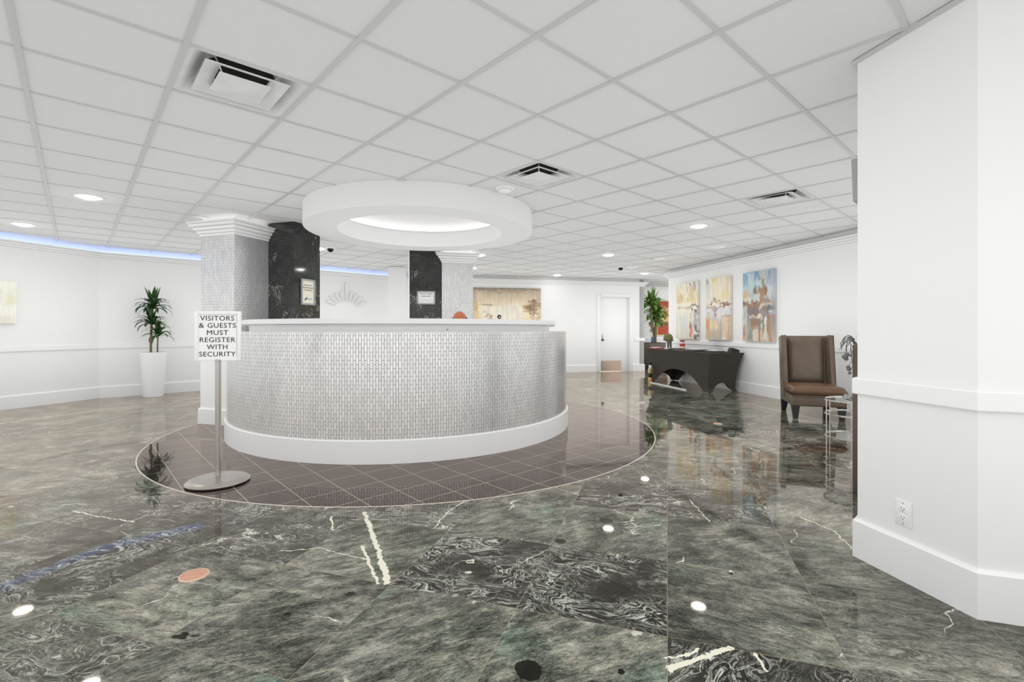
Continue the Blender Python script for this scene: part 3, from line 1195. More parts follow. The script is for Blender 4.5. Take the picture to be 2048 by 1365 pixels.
lamp_positions = [
    ((-4.57, 5.19), True, 'bright recessed downlight above the white column, nearest on the left'),
    ((-6.66, 6.55), True, 'bright recessed downlight at far left near the left wall'),
    ((2.58, 6.65), True, 'bright recessed downlight nearest on the right side of the ceiling'),
    ((1.85, 9.24), True, 'bright recessed downlight in front of the white door, second on the right'),
    ((1.19, 12.7), True, 'small bright downlight close to the back wall, right of the tan painting'),
    ((-0.62, 9.24), True, 'bright downlight at the top right corner of the far mosaic column'),
    ((-0.93, 11.2), True, 'lower bright downlight just beyond the far mosaic column'),
    ((3.4, 12.3), True, 'bright downlight at the hall opening over the green plant'),
    ((-3.42, 8.5), True, 'bright downlight peeking past the dark marble pillar with the welcome notice'),
    ((3.59, 8.37), False, 'unlit recessed light above the middle canvas, nearest the right wall crown'),
    ((2.99, 9.73), False, 'unlit recessed light on the right ceiling, between the two other dark ones'),
    ((2.78, 11.11), False, 'unlit recessed light farthest on the right, beside the black dome camera'),
]
protos = {}
for (x, y), lit, lab in lamp_positions:
    g = 'lit ceiling downlights' if lit else 'unlit ceiling downlights'
    if lit in protos:
        dup(protos[lit], (x, y, HC), None, lab)
        continue
    t = thing('recessed_light', lab, 'ceiling light', (x, y, HC), 0, g)
    bm = BM()
    lathe(bm, [(0.092, 0.0), (0.095, -0.006), (0.12, -0.007), (0.124, -0.001), (0.124, 0.0)], 40)
    obj('trim_ring', bm, M['trim'], t)
    bm = BM()
    lathe(bm, [(0.0001, -0.03), (0.05, -0.026), (0.08, -0.015), (0.094, -0.0025)], 32)  # bulge shaped to imitate the glow around a lit lamp
    obj('lens', bm, M['lamp'] if lit else M['white'], t)
    protos[lit] = t

t = thing('smoke_detector', 'round white smoke detector on the ceiling beside the ring soffit', 'smoke detector', (-0.07, 4.86, HC))
bm = BM()
lathe(bm, [(0.095, 0.0), (0.095, -0.012), (0.085, -0.018), (0.07, -0.02), (0.062, -0.038), (0.05, -0.044), (0.0001, -0.046)], 40)
obj('housing', bm, M['white'], t)
bm = BM()
lathe(bm, [(0.072, -0.0185), (0.073, -0.021), (0.069, -0.0215), (0.066, -0.027)], 40)
obj('grille', bm, M['silver_frame'], t)

first = None
for (x, y), lab in (((-3.15, 8.34), 'black dome camera on the ceiling right of the dark marble pillar'), ((2.47, 10.93), 'black dome camera on the ceiling above the white door')):
    if first:
        dup(first, (x, y, HC), None, lab)
        continue
    t = first = thing('dome_camera', lab, 'security camera', (x, y, HC), 0, 'ceiling dome cameras')
    bm = BM()
    lathe(bm, [(0.075, 0.0), (0.075, -0.02), (0.062, -0.035), (0.0001, -0.036)], 32)
    obj('housing', bm, M['white'], t)
    bm = BM()
    lathe(bm, [(0.056, -0.034)] + [(0.056 * math.cos(a), -0.034 - 0.06 * math.sin(a)) for a in (0.3, 0.6, 0.9, 1.2, 1.45)] + [(0.0001, -0.095)], 32)
    obj('dome', bm, M['black'], t)


# ------------------------------------------------------------------ paintings
def art(nx, ny, bg, layers, seed, streak=0.06, streak_freq=1):
    """paint colours (linear) on an (ny+1, nx+1) lattice; layers are strokes in u,v with v down from the top"""
    rs = np.random.RandomState(seed)
    u = np.linspace(0, 1, nx + 1)[None, :].repeat(ny + 1, 0)
    v = np.linspace(0, 1, ny + 1)[:, None].repeat(nx + 1, 1)

    def smooth_noise(fx, fy):
        g = rs.rand(fy + 2, fx + 2)
        x, y = u * fx, v * fy
        i, j = np.floor(x).astype(int), np.floor(y).astype(int)
        i, j = np.clip(i, 0, fx), np.clip(j, 0, fy)
        a, b = x - i, y - j
        a, b = a * a * (3 - 2 * a), b * b * (3 - 2 * b)
        return (g[j, i] * (1 - a) + g[j, i + 1] * a) * (1 - b) + (g[j + 1, i] * (1 - a) + g[j + 1, i + 1] * a) * b
    img = np.zeros((ny + 1, nx + 1, 3))
    tot = np.zeros((ny + 1, nx + 1, 1))
    for (vv, c) in bg:                                   # vertical gradient of ground colours
        w = np.exp(-((v - vv) / 0.16) ** 2)[..., None] + 1e-6
        img += w * np.array(c, float)
        tot += w
    img /= tot
    for L in layers:
        u0, u1, v0, v1, c, al = L[:6]
        jag = L[6] if len(L) > 6 else 0.03
        nu = (smooth_noise(14, 18) - 0.5) * 2 * jag + (smooth_noise(40, 50) - 0.5) * jag
        nv = (smooth_noise(18, 14) - 0.5) * 2 * jag + (smooth_noise(50, 40) - 0.5) * jag
        soft = 0.02
        uu, vv = u + nu, v + nv
        m = np.clip((uu - u0) / soft + .5, 0, 1) * np.clip((u1 - uu) / soft + .5, 0, 1) * np.clip((vv - v0) / soft + .5, 0, 1) * np.clip((v1 - vv) / soft + .5, 0, 1)
        m = m * al * (0.7 + 0.3 * smooth_noise(30, 6))
        img = img * (1 - m[..., None]) + np.array(c, float) * m[..., None]
    st = (smooth_noise(46, 5) - 0.5) * 2 * streak + (smooth_noise(90, 9) - .5) * streak
    img = img * (1 + st[..., None])
    img = np.clip((img + (250 - img) * 0.12) / 255.0, 0, 1)
    return np.where(img <= 0.04045, img / 12.92, ((img + 0.055) / 1.055) ** 2.4)


def canvas(name, label, loc, rotz, w, h, d, img, edge, group=None, frame=None):
    t = thing(name, label, 'painting', loc, rotz, group)
    ny, nx = img.shape[0] - 1, img.shape[1] - 1
    b = BM()
    lay = b.verts.layers.float_color.new('paint')
    g = []
    for j in range(ny + 1):
        row = []
        for i in range(nx + 1):
            vtx = b.verts.new((-w / 2 + w * i / nx, -d, h - h * j / ny))
            vtx[lay] = (*img[j, i], 1)
            row.append(vtx)
        g.append(row)
    for j in range(ny):
        for i in range(nx):
            b.faces.new((g[j][i], g[j + 1][i], g[j + 1][i + 1], g[j][i + 1]))
    # wrapped sides take the colour of the edge they continue
    def side(vs_):
        back = []
        for q in vs_:
            n = b.verts.new((q.co.x, -0.002, q.co.z))
            n[lay] = tuple(0.5 * a + 0.5 * x for a, x in zip(q[lay][:3], lin(edge))) + (1,)
            back.append(n)
        for k in range(len(vs_) - 1):
            b.faces.new((vs_[k], vs_[k + 1], back[k + 1], back[k]))
    side(g[0])
    side(g[-1])
    side([r[0] for r in g])
    side([r[-1] for r in g])
    obj('canvas', b, M['canvas'], t, sharp=40)
    b = BM()
    box(b, (0, -d / 2, h / 2), (w - 0.012, d - 0.006, h - 0.012))
    obj('stretcher', b, M['paper'], t)
    if frame:
        b = BM()
        for x in (-w / 2 - 0.008, w / 2 + 0.008):
            box(b, (x, -d / 2 - 0.004, h / 2), (0.014, d + 0.006, h + 0.03))
        for z in (-0.008, h + 0.008):
            box(b, (0, -d / 2 - 0.004, z), (w + 0.002, d + 0.006, 0.014))
        obj('frame', b, M[frame], t)
    return t


CR, YL, BL, BRN, DBR, GR, DGR, ORG, WH = (238, 230, 210), (228, 210, 160), (150, 180, 205), (150, 112, 84), (92, 66, 52), (170, 172, 176), (88, 90, 96), (214, 150, 100), (244, 240, 230)
art1 = art(60, 100, [(0, (238, 232, 214)), (0.25, (238, 226, 194)), (0.45, (240, 232, 216)), (0.7, (226, 226, 214)), (1, (232, 222, 206))], [
    (0.80, 0.95, 0.0, 0.17, (150, 158, 182), .8), (0.66, 0.73, 0.0, 0.06, (128, 124, 124), .8), (0.5, 0.54, 0.0, 0.16, (150, 148, 150), .7), (0.2, 0.24, 0.0, 0.05, (150, 140, 130), .6),
    (0.62, 0.86, 0.06, 0.30, (214, 186, 130), .7), (0.02, 0.12, 0.06, 0.28, (230, 214, 164), .7), (0.05, 0.40, 0.22, 0.35, (222, 194, 138), .75), (0.22, 0.28, 0.20, 0.33, (204, 150, 104), .7), (0.08, 0.12, 0.27, 0.35, (150, 120, 90), .6),
    (0.5, 0.95, 0.27, 0.36, (222, 196, 134), .75), (0.55, 0.62, 0.28, 0.32, (160, 130, 90), .6),
    (0.0, 0.4, 0.37, 0.42, (226, 226, 214), .7), (0.05, 0.75, 0.43, 0.455, (186, 152, 116), .9, .02), (0.7, 1.0, 0.405, 0.44, (96, 80, 64), .9), (0.55, 0.7, 0.445, 0.46, (120, 100, 80), .8), (0.74, 0.82, 0.46, 0.52, (62, 54, 48), .95), (0.84, 1.0, 0.47, 0.50, (250, 248, 244), 1), (0.85, 1.0, 0.505, 0.54, (60, 58, 62), .9),
    (0.0, 0.08, 0.5, 1.0, (222, 190, 180), .5), (0.2, 0.5, 0.6, 0.95, (206, 214, 206), .7), (0.35, 0.5, 0.55, 0.75, (214, 218, 214), .6), (0.68, 0.84, 0.5, 0.98, (240, 222, 192), .7), (0.7, 0.73, 0.55, 0.62, (140, 112, 90), .7),
    (0.86, 0.99, 0.54, 0.8, (140, 146, 166), .8), (0.9, 1.0, 0.74, 0.88, (70, 80, 92), .9), (0.66, 0.78, 0.72, 0.97, (206, 128, 100), .85), (0.67, 0.7, 0.71, 0.8, (130, 80, 60), .8), (0.84, 1.0, 0.93, 1.0, (84, 78, 76), .9), (0.86, 0.98, 0.88, 0.93, (236, 234, 222), .9)], 11)
art2 = art(60, 100, [(0, (226, 218, 190)), (0.2, (236, 226, 196)), (0.4, (236, 220, 200)), (0.55, (214, 212, 206)), (0.75, (206, 184, 164)), (1, (206, 188, 172))], [
    (0.0, 0.14, 0.0, 0.08, (160, 160, 166), .9), (0.0, 0.2, 0.08, 0.35, (204, 208, 204), .8), (0.18, 0.24, 0.0, 0.3, (226, 232, 232), .8), (0.3, 0.5, 0.0, 0.08, (222, 196, 100), .8), (0.38, 0.46, 0.06, 0.2, (240, 226, 180), .8), (0.5, 0.88, 0.02, 0.3, (238, 226, 206), .6), (0.85, 0.95, 0.0, 0.4, (216, 202, 172), .6), (0.7, 0.9, 0.22, 0.33, (232, 216, 130), .7),
    (0.35, 0.39, 0.32, 0.38, (90, 62, 50), .95, .015), (0.39, 0.48, 0.345, 0.36, (120, 84, 66), .8, .01), (0.0, 0.3, 0.41, 0.43, (140, 100, 80), .85), (0.22, 0.27, 0.39, 0.43, (84, 58, 50), .9), (0.4, 0.62, 0.375, 0.40, (150, 110, 86), .85), (0.6, 0.98, 0.41, 0.45, (120, 78, 62), .95), (0.75, 0.98, 0.43, 0.47, (112, 72, 60), .9), (0.05, 0.7, 0.43, 0.46, (246, 232, 214), .9),
    (0.0, 0.8, 0.465, 0.485, (112, 86, 72), .95), (0.3, 0.56, 0.49, 0.54, (148, 136, 136), .8), (0.02, 0.3, 0.49, 0.56, (216, 218, 216), .9), (0.5, 1.0, 0.50, 0.60, (214, 216, 220), .9), (0.15, 0.38, 0.57, 0.63, (208, 214, 220), .95), (0.12, 0.15, 0.56, 0.64, (120, 96, 84), .8), (0.38, 0.46, 0.56, 0.64, (124, 96, 80), .85), (0.48, 0.7, 0.58, 0.66, (226, 216, 206), .8), (0.2, 0.56, 0.65, 0.68, (178, 192, 210), .9), (0.7, 1.0, 0.61, 0.63, (128, 98, 78), .85),
    (0.02, 0.16, 0.66, 0.84, (212, 146, 92), .9), (0.16, 0.5, 0.70, 0.82, (230, 204, 152), .85), (0.45, 0.52, 0.74, 0.84, (240, 226, 180), .8), (0.02, 0.24, 0.84, 1.0, (206, 170, 124), .8), (0.3, 0.7, 0.84, 1.0, (194, 170, 156), .8), (0.72, 0.95, 0.64, 0.95, (226, 206, 184), .85), (0.62, 0.68, 0.68, 0.98, (180, 160, 150), .7), (0.9, 1.0, 0.64, 1.0, (206, 160, 104), .7), (0.26, 0.40, 0.95, 1.0, (190, 210, 222), .8), (0.72, 0.86, 0.96, 1.0, (250, 246, 236), .9)], 23)
art3 = art(64, 100, [(0, (150, 176, 196)), (0.2, (176, 196, 204)), (0.38, (196, 206, 202)), (0.5, (128, 112, 108)), (0.62, (120, 116, 116)), (0.75, (170, 158, 148)), (1, (190, 166, 146))], [
    (0.0, 0.2, 0.02, 0.2, (120, 156, 186), .8), (0.18, 0.36, 0.02, 0.18, (196, 208, 214), .8), (0.4, 0.58, 0.0, 0.14, (112, 138, 170), .9), (0.44, 0.52, 0.10, 0.2, (196, 214, 222), .8), (0.6, 0.76, 0.02, 0.16, (190, 186, 150), .85), (0.78, 0.98, 0.0, 0.24, (170, 172, 194), .85), (0.86, 0.9, 0.02, 0.12, (110, 112, 134), .7),
    (0.0, 0.4, 0.18, 0.28, (170, 206, 206), .8), (0.36, 0.6, 0.16, 0.26, (176, 214, 220), .8), (0.0, 0.2, 0.25, 0.37, (216, 168, 116), .9), (0.37, 0.48, 0.22, 0.33, (120, 92, 68), .95), (0.64, 0.74, 0.14, 0.26, (150, 110, 76), .9), (0.52, 0.82, 0.24, 0.36, (146, 104, 78), .95), (0.58, 0.7, 0.28, 0.44, (176, 122, 80), .85), (0.76, 0.82, 0.24, 0.34, (120, 78, 66), .9), (0.22, 0.6, 0.34, 0.46, (206, 212, 206), .9), (0.28, 0.36, 0.39, 0.45, (140, 146, 140), .8), (0.8, 0.96, 0.2, 0.42, (204, 210, 212), .8), (0.05, 0.3, 0.37, 0.42, (226, 222, 200), .9),
    (0.0, 0.06, 0.45, 0.5, (70, 50, 44), .95), (0.04, 0.62, 0.44, 0.51, (150, 108, 76), .95), (0.3, 0.5, 0.43, 0.47, (132, 84, 72), .85), (0.6, 0.92, 0.40, 0.47, (150, 126, 108), .9), (0.62, 1.0, 0.47, 0.49, (240, 224, 196), .95, .015), (0.54, 0.66, 0.49, 0.54, (236, 222, 198), .9), (0.66, 0.78, 0.50, 0.55, (140, 108, 84), .9), (0.78, 0.98, 0.51, 0.62, (110, 112, 118), .95), (0.84, 0.9, 0.52, 0.56, (80, 84, 92), .9), (0.18, 0.54, 0.52, 0.64, (120, 98, 100), .9), (0.86, 1.0, 0.57, 0.60, (222, 226, 228), .95, .01), (0.9, 1.0, 0.61, 0.625, (236, 238, 240), .9, .01),
    (0.0, 0.16, 0.51, 0.76, (206, 208, 202), .9), (0.05, 0.08, 0.55, 0.7, (130, 136, 140), .8), (0.16, 0.22, 0.6, 0.98, (126, 146, 156), .9), (0.2, 0.64, 0.635, 0.67, (228, 214, 186), .95), (0.5, 0.64, 0.61, 0.69, (232, 218, 178), .95), (0.26, 0.56, 0.68, 0.80, (138, 104, 78), .95), (0.3, 0.48, 0.76, 0.81, (176, 134, 92), .85), (0.56, 0.62, 0.68, 0.82, (110, 124, 132), .9), (0.62, 0.66, 0.66, 0.8, (228, 226, 216), .9), (0.66, 0.72, 0.66, 0.9, (96, 96, 96), .85), (0.72, 0.8, 0.66, 0.98, (232, 216, 192), .95), (0.82, 0.86, 0.64, 0.95, (140, 96, 72), .85), (0.86, 0.98, 0.64, 1.0, (186, 140, 106), .9), (0.9, 0.92, 0.66, 0.98, (120, 84, 66), .7), (0.0, 0.16, 0.76, 1.0, (206, 176, 148), .85), (0.04, 0.07, 0.8, 0.98, (120, 90, 72), .8), (0.22, 0.36, 0.82, 0.98, (110, 130, 140), .85), (0.36, 0.54, 0.83, 1.0, (222, 204, 180), .95), (0.54, 0.6, 0.82, 1.0, (134, 90, 72), .85), (0.6, 0.68, 0.84, 1.0, (220, 196, 170), .9), (0.76, 0.86, 0.88, 1.0, (206, 206, 190), .85)], 35)

dz = R(-77.8)      # faces of the right wall look along -y of this frame
w3 = 0.77
for s, w, im, lab, ed in ((2.26, 0.83, art1, 'pale cream abstract canvas, leftmost and farthest of the three over the black table', (236, 230, 216)),
                          (1.145, 0.77, art2, 'cream and tan abstract canvas with a brown ridge line, in the middle of three', (240, 234, 214)),
                          (-0.012, 0.77, art3, 'blue and brown abstract canvas, nearest of three and left of the leather chair', (206, 222, 232))):
    p = onD(s, 0.003)
    canvas('abstract_canvas', lab, (p.x, p.y, 0.985), dz, w, 1.275, 0.06, im, ed, 'trio of abstract canvases')

art4 = art(110, 56, [(0, (150, 136, 118)), (0.2, (204, 184, 156)), (0.45, (222, 206, 174)), (0.7, (232, 220, 196)), (1, (226, 208, 178))], [
    (0, 1, 0, 0.06, (122, 112, 102), .8), (0.2, 0.75, 0.08, 0.14, (160, 132, 104), .6, .05), (0.4, 0.7, 0.16, 0.26, (196, 186, 160), .7), (0.0, 0.06, 0.1, 1.0, (176, 156, 150), .8), (0.04, 0.1, 0.4, 1.0, (212, 172, 98), .8), (0.06, 0.16, 0.1, 0.4, (214, 186, 158), .7), (0.1, 0.13, 0.48, 1.0, (234, 214, 160), .8),
    (0.14, 0.3, 0.47, 0.5, (130, 122, 112), .95, .01), (0.12, 0.6, 0.52, 0.9, (236, 228, 212), .8), (0.17, 0.21, 0.63, 0.72, (190, 166, 136), .7), (0.2, 0.24, 0.72, 0.84, (170, 140, 112), .85), (0.25, 0.29, 0.78, 0.9, (168, 134, 104), .85), (0.16, 0.34, 0.88, 1.0, (204, 156, 84), .85), (0.5, 0.72, 0.45, 0.9, (238, 230, 216), .7),
    (0.76, 0.86, 0.42, 0.66, (196, 140, 104), .55, .08), (0.8, 0.97, 0.32, 0.7, (140, 108, 84), .6, .09), (0.85, 0.95, 0.4, 0.8, (112, 84, 66), .7, .1), (0.86, 0.9, 0.6, 0.9, (124, 92, 70), .6, .06), (0.92, 1.0, 0.36, 1.0, (190, 158, 128), .5, .06), (0.76, 0.84, 0.72, 0.95, (232, 208, 150), .8), (0.55, 0.9, 0.96, 1.0, (150, 140, 120), .7), (0.94, 1.0, 0.0, 0.35, (170, 156, 146), .7)], 47, 0.05)
pc = onC(-4.045, 0.003)
canvas('wide_painting', 'wide tan painting with a brown tree at its right, above the desk', (pc.x, pc.y, 1.36), R(12.2), 1.91, 0.955, 0.04, art4, (120, 110, 100))

art5 = art(44, 60, [(0, (244, 242, 228)), (0.4, (238, 236, 220)), (0.6, (242, 240, 230)), (1, (234, 228, 216))], [
    (0.82, 0.98, 0.35, 0.55, (224, 224, 180), .6), (0.1, 0.5, 0.2, 0.5, (240, 236, 214), .6), (0.7, 0.74, 0.2, 0.9, (222, 216, 196), .5), (0.2, 0.9, 0.82, 0.95, (226, 220, 204), .6)], 53, 0.03)
pa = PAB - V * 1.5
canvas('pale_painting', 'pale cream canvas on the left wall at the far left edge', (pa.x + U.x * 0.003, pa.y + U.y * 0.003, 1.29), R(72.1), 0.72, 0.63, 0.05, art5, (235, 232, 220))

art6 = art(44, 56, [(0, (160, 52, 34)), (0.2, (190, 120, 70)), (0.5, (214, 170, 100)), (0.75, (160, 70, 44)), (1, (170, 58, 36))], [
    (0, 1, 0, 0.16, (176, 48, 30), .9), (0.0, 1, 0.18, 0.28, (226, 190, 140), .8, .05), (0.1, 0.9, 0.34, 0.5, (228, 170, 84), .8, .06), (0, 0.5, 0.42, 0.48, (96, 60, 40), .8), (0.2, 1.0, 0.55, 0.62, (226, 200, 150), .7, .05), (0.0, 1.0, 0.64, 0.72, (70, 70, 40), .8, .05), (0, 1, 0.78, 0.94, (176, 52, 30), .9, .02)], 61)
ph = PE0 + uC * 1.56 + Vector((uC.y, -uC.x)) * 0.003
canvas('red_painting', 'red and gold painting in the hall, half hidden behind the green plant', (ph.x, ph.y, 1.03), R(12.2), 0.85, 1.06, 0.045, art6, (150, 60, 40), frame='gold')

# ------------------------------------------------------------------ sunburst relief on the back-left wall
bq = PAB + dirv(42.2) * 4.44
sb = thing('sunburst_relief', 'white sunburst relief of fanned spikes on the far wall behind the desk', 'wall decoration', (bq.x, bq.y, 1.62), R(42.2))
for i, (ang, r0, r1) in enumerate(((-62, .30, .56), (-47, .28, .54), (-32, .26, .52), (-16, .25, .52), (0, .24, .70), (16, .25, .52), (32, .26, .52), (47, .28, .54), (62, .30, .56))):
    bm = BM()
    d = Vector((math.sin(R(ang)), 0, math.cos(R(ang))))
    n = Vector((d.z, 0, -d.x))
    prof = [(r0, 0.012), (r0 + (r1 - r0) * 0.55, 0.03), (r1 - 0.06, 0.034), (r1, 0.003)]
    rows = []
    for r, w in prof:
        c = d * r
        rows.append([bm.verts.new(c - n * w), bm.verts.new(c + Vector((0, -0.028, 0))), bm.verts.new(c + n * w)])
    for A, B in zip(rows, rows[1:]):
        bm.faces.new((A[0], B[0], B[1], A[1]))
        bm.faces.new((A[1], B[1], B[2], A[2]))
        bm.faces.new((A[2], B[2], B[0], A[0]))
    bm.faces.new(rows[0])
    bm.faces.new(rows[-1][::-1])
    obj('spike', bm, M['trim'], sb, sharp=20)


# ------------------------------------------------------------------ plants
def strap_leaf(b, base, az, elev, L, w, droop, seg=7, twist=0.0):
    """arching strap leaf with a folded midrib"""
    d = Vector((math.cos(az), math.sin(az), 0))
    side = Vector((-d.y, d.x, 0))
    p = Vector(base)
    el = elev
    prev = None
    for i in range(seg + 1):
        t = i / seg
        ww = w * (math.sin(min(1.0, t * 1.6 + 0.18) * PI / 2)) * (1 - t ** 3.0) + 0.0008
        dirp = d * math.cos(el) + Vector((0, 0, math.sin(el)))
        nrm = side.cross(dirp)
        row = [b.verts.new(p - side * ww + nrm * ww * 0.25), b.verts.new(p), b.verts.new(p + side * ww + nrm * ww * 0.25)]
        if prev:
            b.faces.new((prev[0], row[0], row[1], prev[1]))
            b.faces.new((prev[1], row[1], row[2], prev[2]))
        prev = row
        p = p + dirp * (L / seg)
        el -= droop / seg * (0.5 + t)


def rosette(b, c, n, L, w, seed, up=0.35):
    r = random.Random(seed)
    for i in range(n):
        az = i * 2.39996 + r.uniform(-.3, .3)
        k = i / n
        elev = R(84) * (1 - k) ** 0.7 + R(5) * k + r.uniform(-.12, .12)
        if k > 0.16:
            dr = r.uniform(2.0, 3.1)
        else:
            dr = r.uniform(0.15, 0.9)
        strap_leaf(b, (c[0], c[1], c[2] + up * 0.1 * (1 - k)), az, elev, L * r.uniform(.75, 1.05), w * r.uniform(.85, 1.15), dr)


pl = thing('potted_plant', 'tall dracaena in a tapered white pot against the left wall', 'plant', (-6.40, 8.58, 0))
bm = BM()
lathe(bm, [(0.0001, 0.0), (0.145, 0.0), (0.15, 0.004), (0.158, 0.12), (0.17, 0.35), (0.184, 0.6), (0.196, 0.79), (0.196, 0.797), (0.184, 0.797), (0.18, 0.74), (0.0001, 0.74)], 56)
obj('pot', bm, M['pot'], pl)
bm = BM()
lathe(bm, [(0.18, 0.742), (0.1, 0.752), (0.0001, 0.755)], 24)
obj('soil', bm, M['soil'], pl)
bm = BM()
tube(bm, [(-0.045, 0, 0.745), (-0.045, 0.0, 1.0), (-0.03, 0.0, 1.3), (-0.015, 0, 1.56), (-0.01, 0, 1.66)], [0.02, 0.019, 0.017, 0.016, 0.012], 10)
obj('stem', bm, M['stem'], pl)
bm = BM()
tube(bm, [(0.06, 0.02, 0.745), (0.06, 0.02, 0.92), (0.07, 0.02, 1.1)], [0.014, 0.013, 0.01], 10)
obj('stem', bm, M['stem'], pl)
for k, (c, n, L, w) in enumerate((((-0.01, 0, 1.56), 34, 0.40, 0.036), ((-0.03, 0, 1.28), 30, 0.36, 0.036), ((0.07, 0.02, 1.07), 24, 0.33, 0.03))):
    bm = BM()
    rosette(bm, c, n, L, w, 31 + k * 7)
    obj('foliage', bm, M['leaf'], pl, recalc=False)

# planter box and plant in the hall
hx, hy = 4.33, 14.62
pb = thing('planter_plant', 'bright green plant in a square brown planter box at the hall opening', 'plant', (hx, hy, 0), R(12.2))
bm = BM()
box(bm, (0, 0, 0.395), (0.62, 0.62, 0.79), bevel=0.008)
obj('planter_box', bm, M['planter'], pb)
bm = BM()
box(bm, (0, 0, 0.792), (0.56, 0.56, 0.01))
obj('soil', bm, M['soil'], pb)
for k, (x, y, h) in enumerate(((-0.14, -0.05, 1.95), (0.05, 0.0, 1.72), (-0.02, 0.1, 1.5))):
    bm = BM()
    tube(bm, [(x * 0.5, y * 0.5, 0.79), (x * 0.7, y * 0.7, 1.2), (x, y, h)], [0.045, 0.04, 0.03], 10)
    obj('stem', bm, M['stem'], pb)
for k, (c, n, L, w) in enumerate((((-0.12, -0.05, 1.90), 40, 0.56, 0.08), ((0.04, 0, 1.64), 36, 0.52, 0.078), ((0.1, 0.06, 1.42), 30, 0.44, 0.07))):
    bm = BM()
    rosette(bm, c, n, L, w, 77 + k * 5)
    obj('foliage', bm, M['leaf2'], pb, recalc=False)
fl_ = thing('folded_flag', 'small folded blue and white flag standing in the brown planter box', 'flag', (hx - 0.209, hy - 0.311, 0.8), R(12.2))
bm = BM()
tube(bm, [(0.06, 0, 0.0), (0.01, 0, 0.25), (-0.03, 0, 0.4)], 0.006, 8)
obj('stick', bm, M['black'], fl_)
for nm, z0, z1, mm in (('blue_cloth', 0.02, 0.17, 'blue'), ('white_cloth', 0.17, 0.32, 'paper')):
    bm = BM()
    for i in range(9):
        t_ = i / 8
        z = z0 + (z1 - z0) * t_
        x = 0.085 - z * 0.27
        a = bm.verts.new((x - 0.02 - 0.02 * math.sin(t_ * 3), -0.012 - 0.008 * math.sin(t_ * 5), z))
        c = bm.verts.new((x + 0.04, -0.014 + 0.01 * math.cos(t_ * 4), z))
        if i:
            bm.faces.new((pa_, a, c, pc_))
        pa_, pc_ = a, c
    bmesh.ops.solidify(bm, geom=bm.faces, thickness=0.006)
    obj(nm, bm, M[mm], fl_)

# ------------------------------------------------------------------ stretch-covered table and what is on it
TLn, TWd, TH = 2.44, 0.74, 0.745
tb = thing('covered_table', 'long folding table under a black stretch cover by the right wall', 'table', (3.65, 8.90, 0), R(12.2))
# local: x away from the long front towards the wall (0..TWd), y along the wall away from the camera (0..TLn)


def cover(b):
    def corner(t):                       # inward pull of a corner from the top down
        return 0.15 * (1 - (1 - t) ** 2.2) if t < 0.9 else 0.15 * (1 - 0.1 ** 2.2) - 0.05 * (t - 0.9) / 0.1
    cx_, cy_ = TWd / 2, TLn / 2
    cs = [(-1, -1), (1, -1), (1, 1), (-1, 1)]
    N, K = 28, 20
    for i in range(4):
        (ax, ay), (bx, by) = cs[i], cs[(i + 1) % 4]
        long_ = (ax == bx)
        arch = 0.35 if long_ else 0.17
        wid = 0.84 if long_ else 0.72
        rows = []
        for k in range(K + 1):
            row = []
            for n in range(N + 1):
                s = n / N
                zb = 0.012 + arch * max(0.0, 1 - (abs(2 * s - 1) / wid) ** 2.3)
                z = TH + (zb - TH) * k / K
                t = (TH - z) / TH
                I = corner(t)
                ix = I * (0.75 if long_ else 0.55)
                x = cx_ + (ax * (1 - s) + bx * s) * (TWd / 2 - I * 0.55) * 1.0
                y = cy_ + (ay * (1 - s) + by * s) * (TLn / 2 - I)
                row.append(b.verts.new((x, y, z)))
            rows.append(row)
        for k in range(K):
            for n in range(N):
                b.faces.new((rows[k][n], rows[k + 1][n], rows[k + 1][n + 1], rows[k][n + 1]))
    top = [b.verts.new((cx_ + a * TWd / 2, cy_ + c * TLn / 2, TH)) for a, c in cs]
    b.faces.new(top)
    bmesh.ops.remove_doubles(b, verts=b.verts, dist=0.0008)
    bmesh.ops.recalc_face_normals(b, faces=b.faces)


bm = BM()
cover(bm)
obj('stretch_cover', bm, M['spandex'], tb, sharp=50)
bm = BM()
box(bm, (TWd / 2, TLn / 2, TH + 0.004), (TWd + 0.012, TLn + 0.012, 0.016), bevel=0.006)
obj('tabletop', bm, M['spandex'], tb)
for sx in (0.12, TWd - 0.12):
    for sy in (0.16, TLn - 0.16):
        bm = BM()
        tube(bm, [(sx, sy, 0.0), (sx, sy, TH - 0.01)], 0.016, 10)
        obj('leg', bm, M['black'], tb)
tz = TH + 0.0125


def on_table(x, y):
    p = Vector((3.65, 8.90)) + dirv(12.2) * x + dirv(102.2) * y
    return (p.x, p.y, tz)


t = thing('cap_on_stand', 'olive cap on a white display stand with black straps, on the black table', 'cap', on_table(0.30, 1.95), R(12.2 - 15))
bm = BM()
lathe(bm, [(0.0001, 0), (0.085, 0), (0.09, 0.012), (0.055, 0.03), (0.05, 0.14), (0.075, 0.18), (0.08, 0.25), (0.0001, 0.27)], 28)
st_ = obj('stand', bm, M['white'], t)
bm = BM()
for x in (-0.022, 0.045):
    bm = BM()
    box(bm, (x, -0.062, 0.09), (0.02, 0.03, 0.16), bevel=0.004)
    obj('strap', bm, M['black'], st_)
bm = BM()
lathe(bm, [(0.1, 0.2), (0.105, 0.23), (0.1, 0.275), (0.08, 0.315), (0.045, 0.34), (0.012, 0.347), (0.0001, 0.348)], 32)
obj('crown', bm, M['olive'], t)
bm = BM()
for i in range(13):
    a = R(180 + 180 * i / 12)
    k = math.sin(PI * i / 12)
    p0 = bm.verts.new((0.1 * math.cos(a), 0.1 * math.sin(a), 0.205))
    p1 = bm.verts.new((0.115 * math.cos(a), (0.1 + 0.09 * k) * math.sin(a), 0.198 - 0.025 * k))
    if i:
        bm.faces.new((q0_, q1_, p1, p0))
    q0_, q1_ = p0, p1
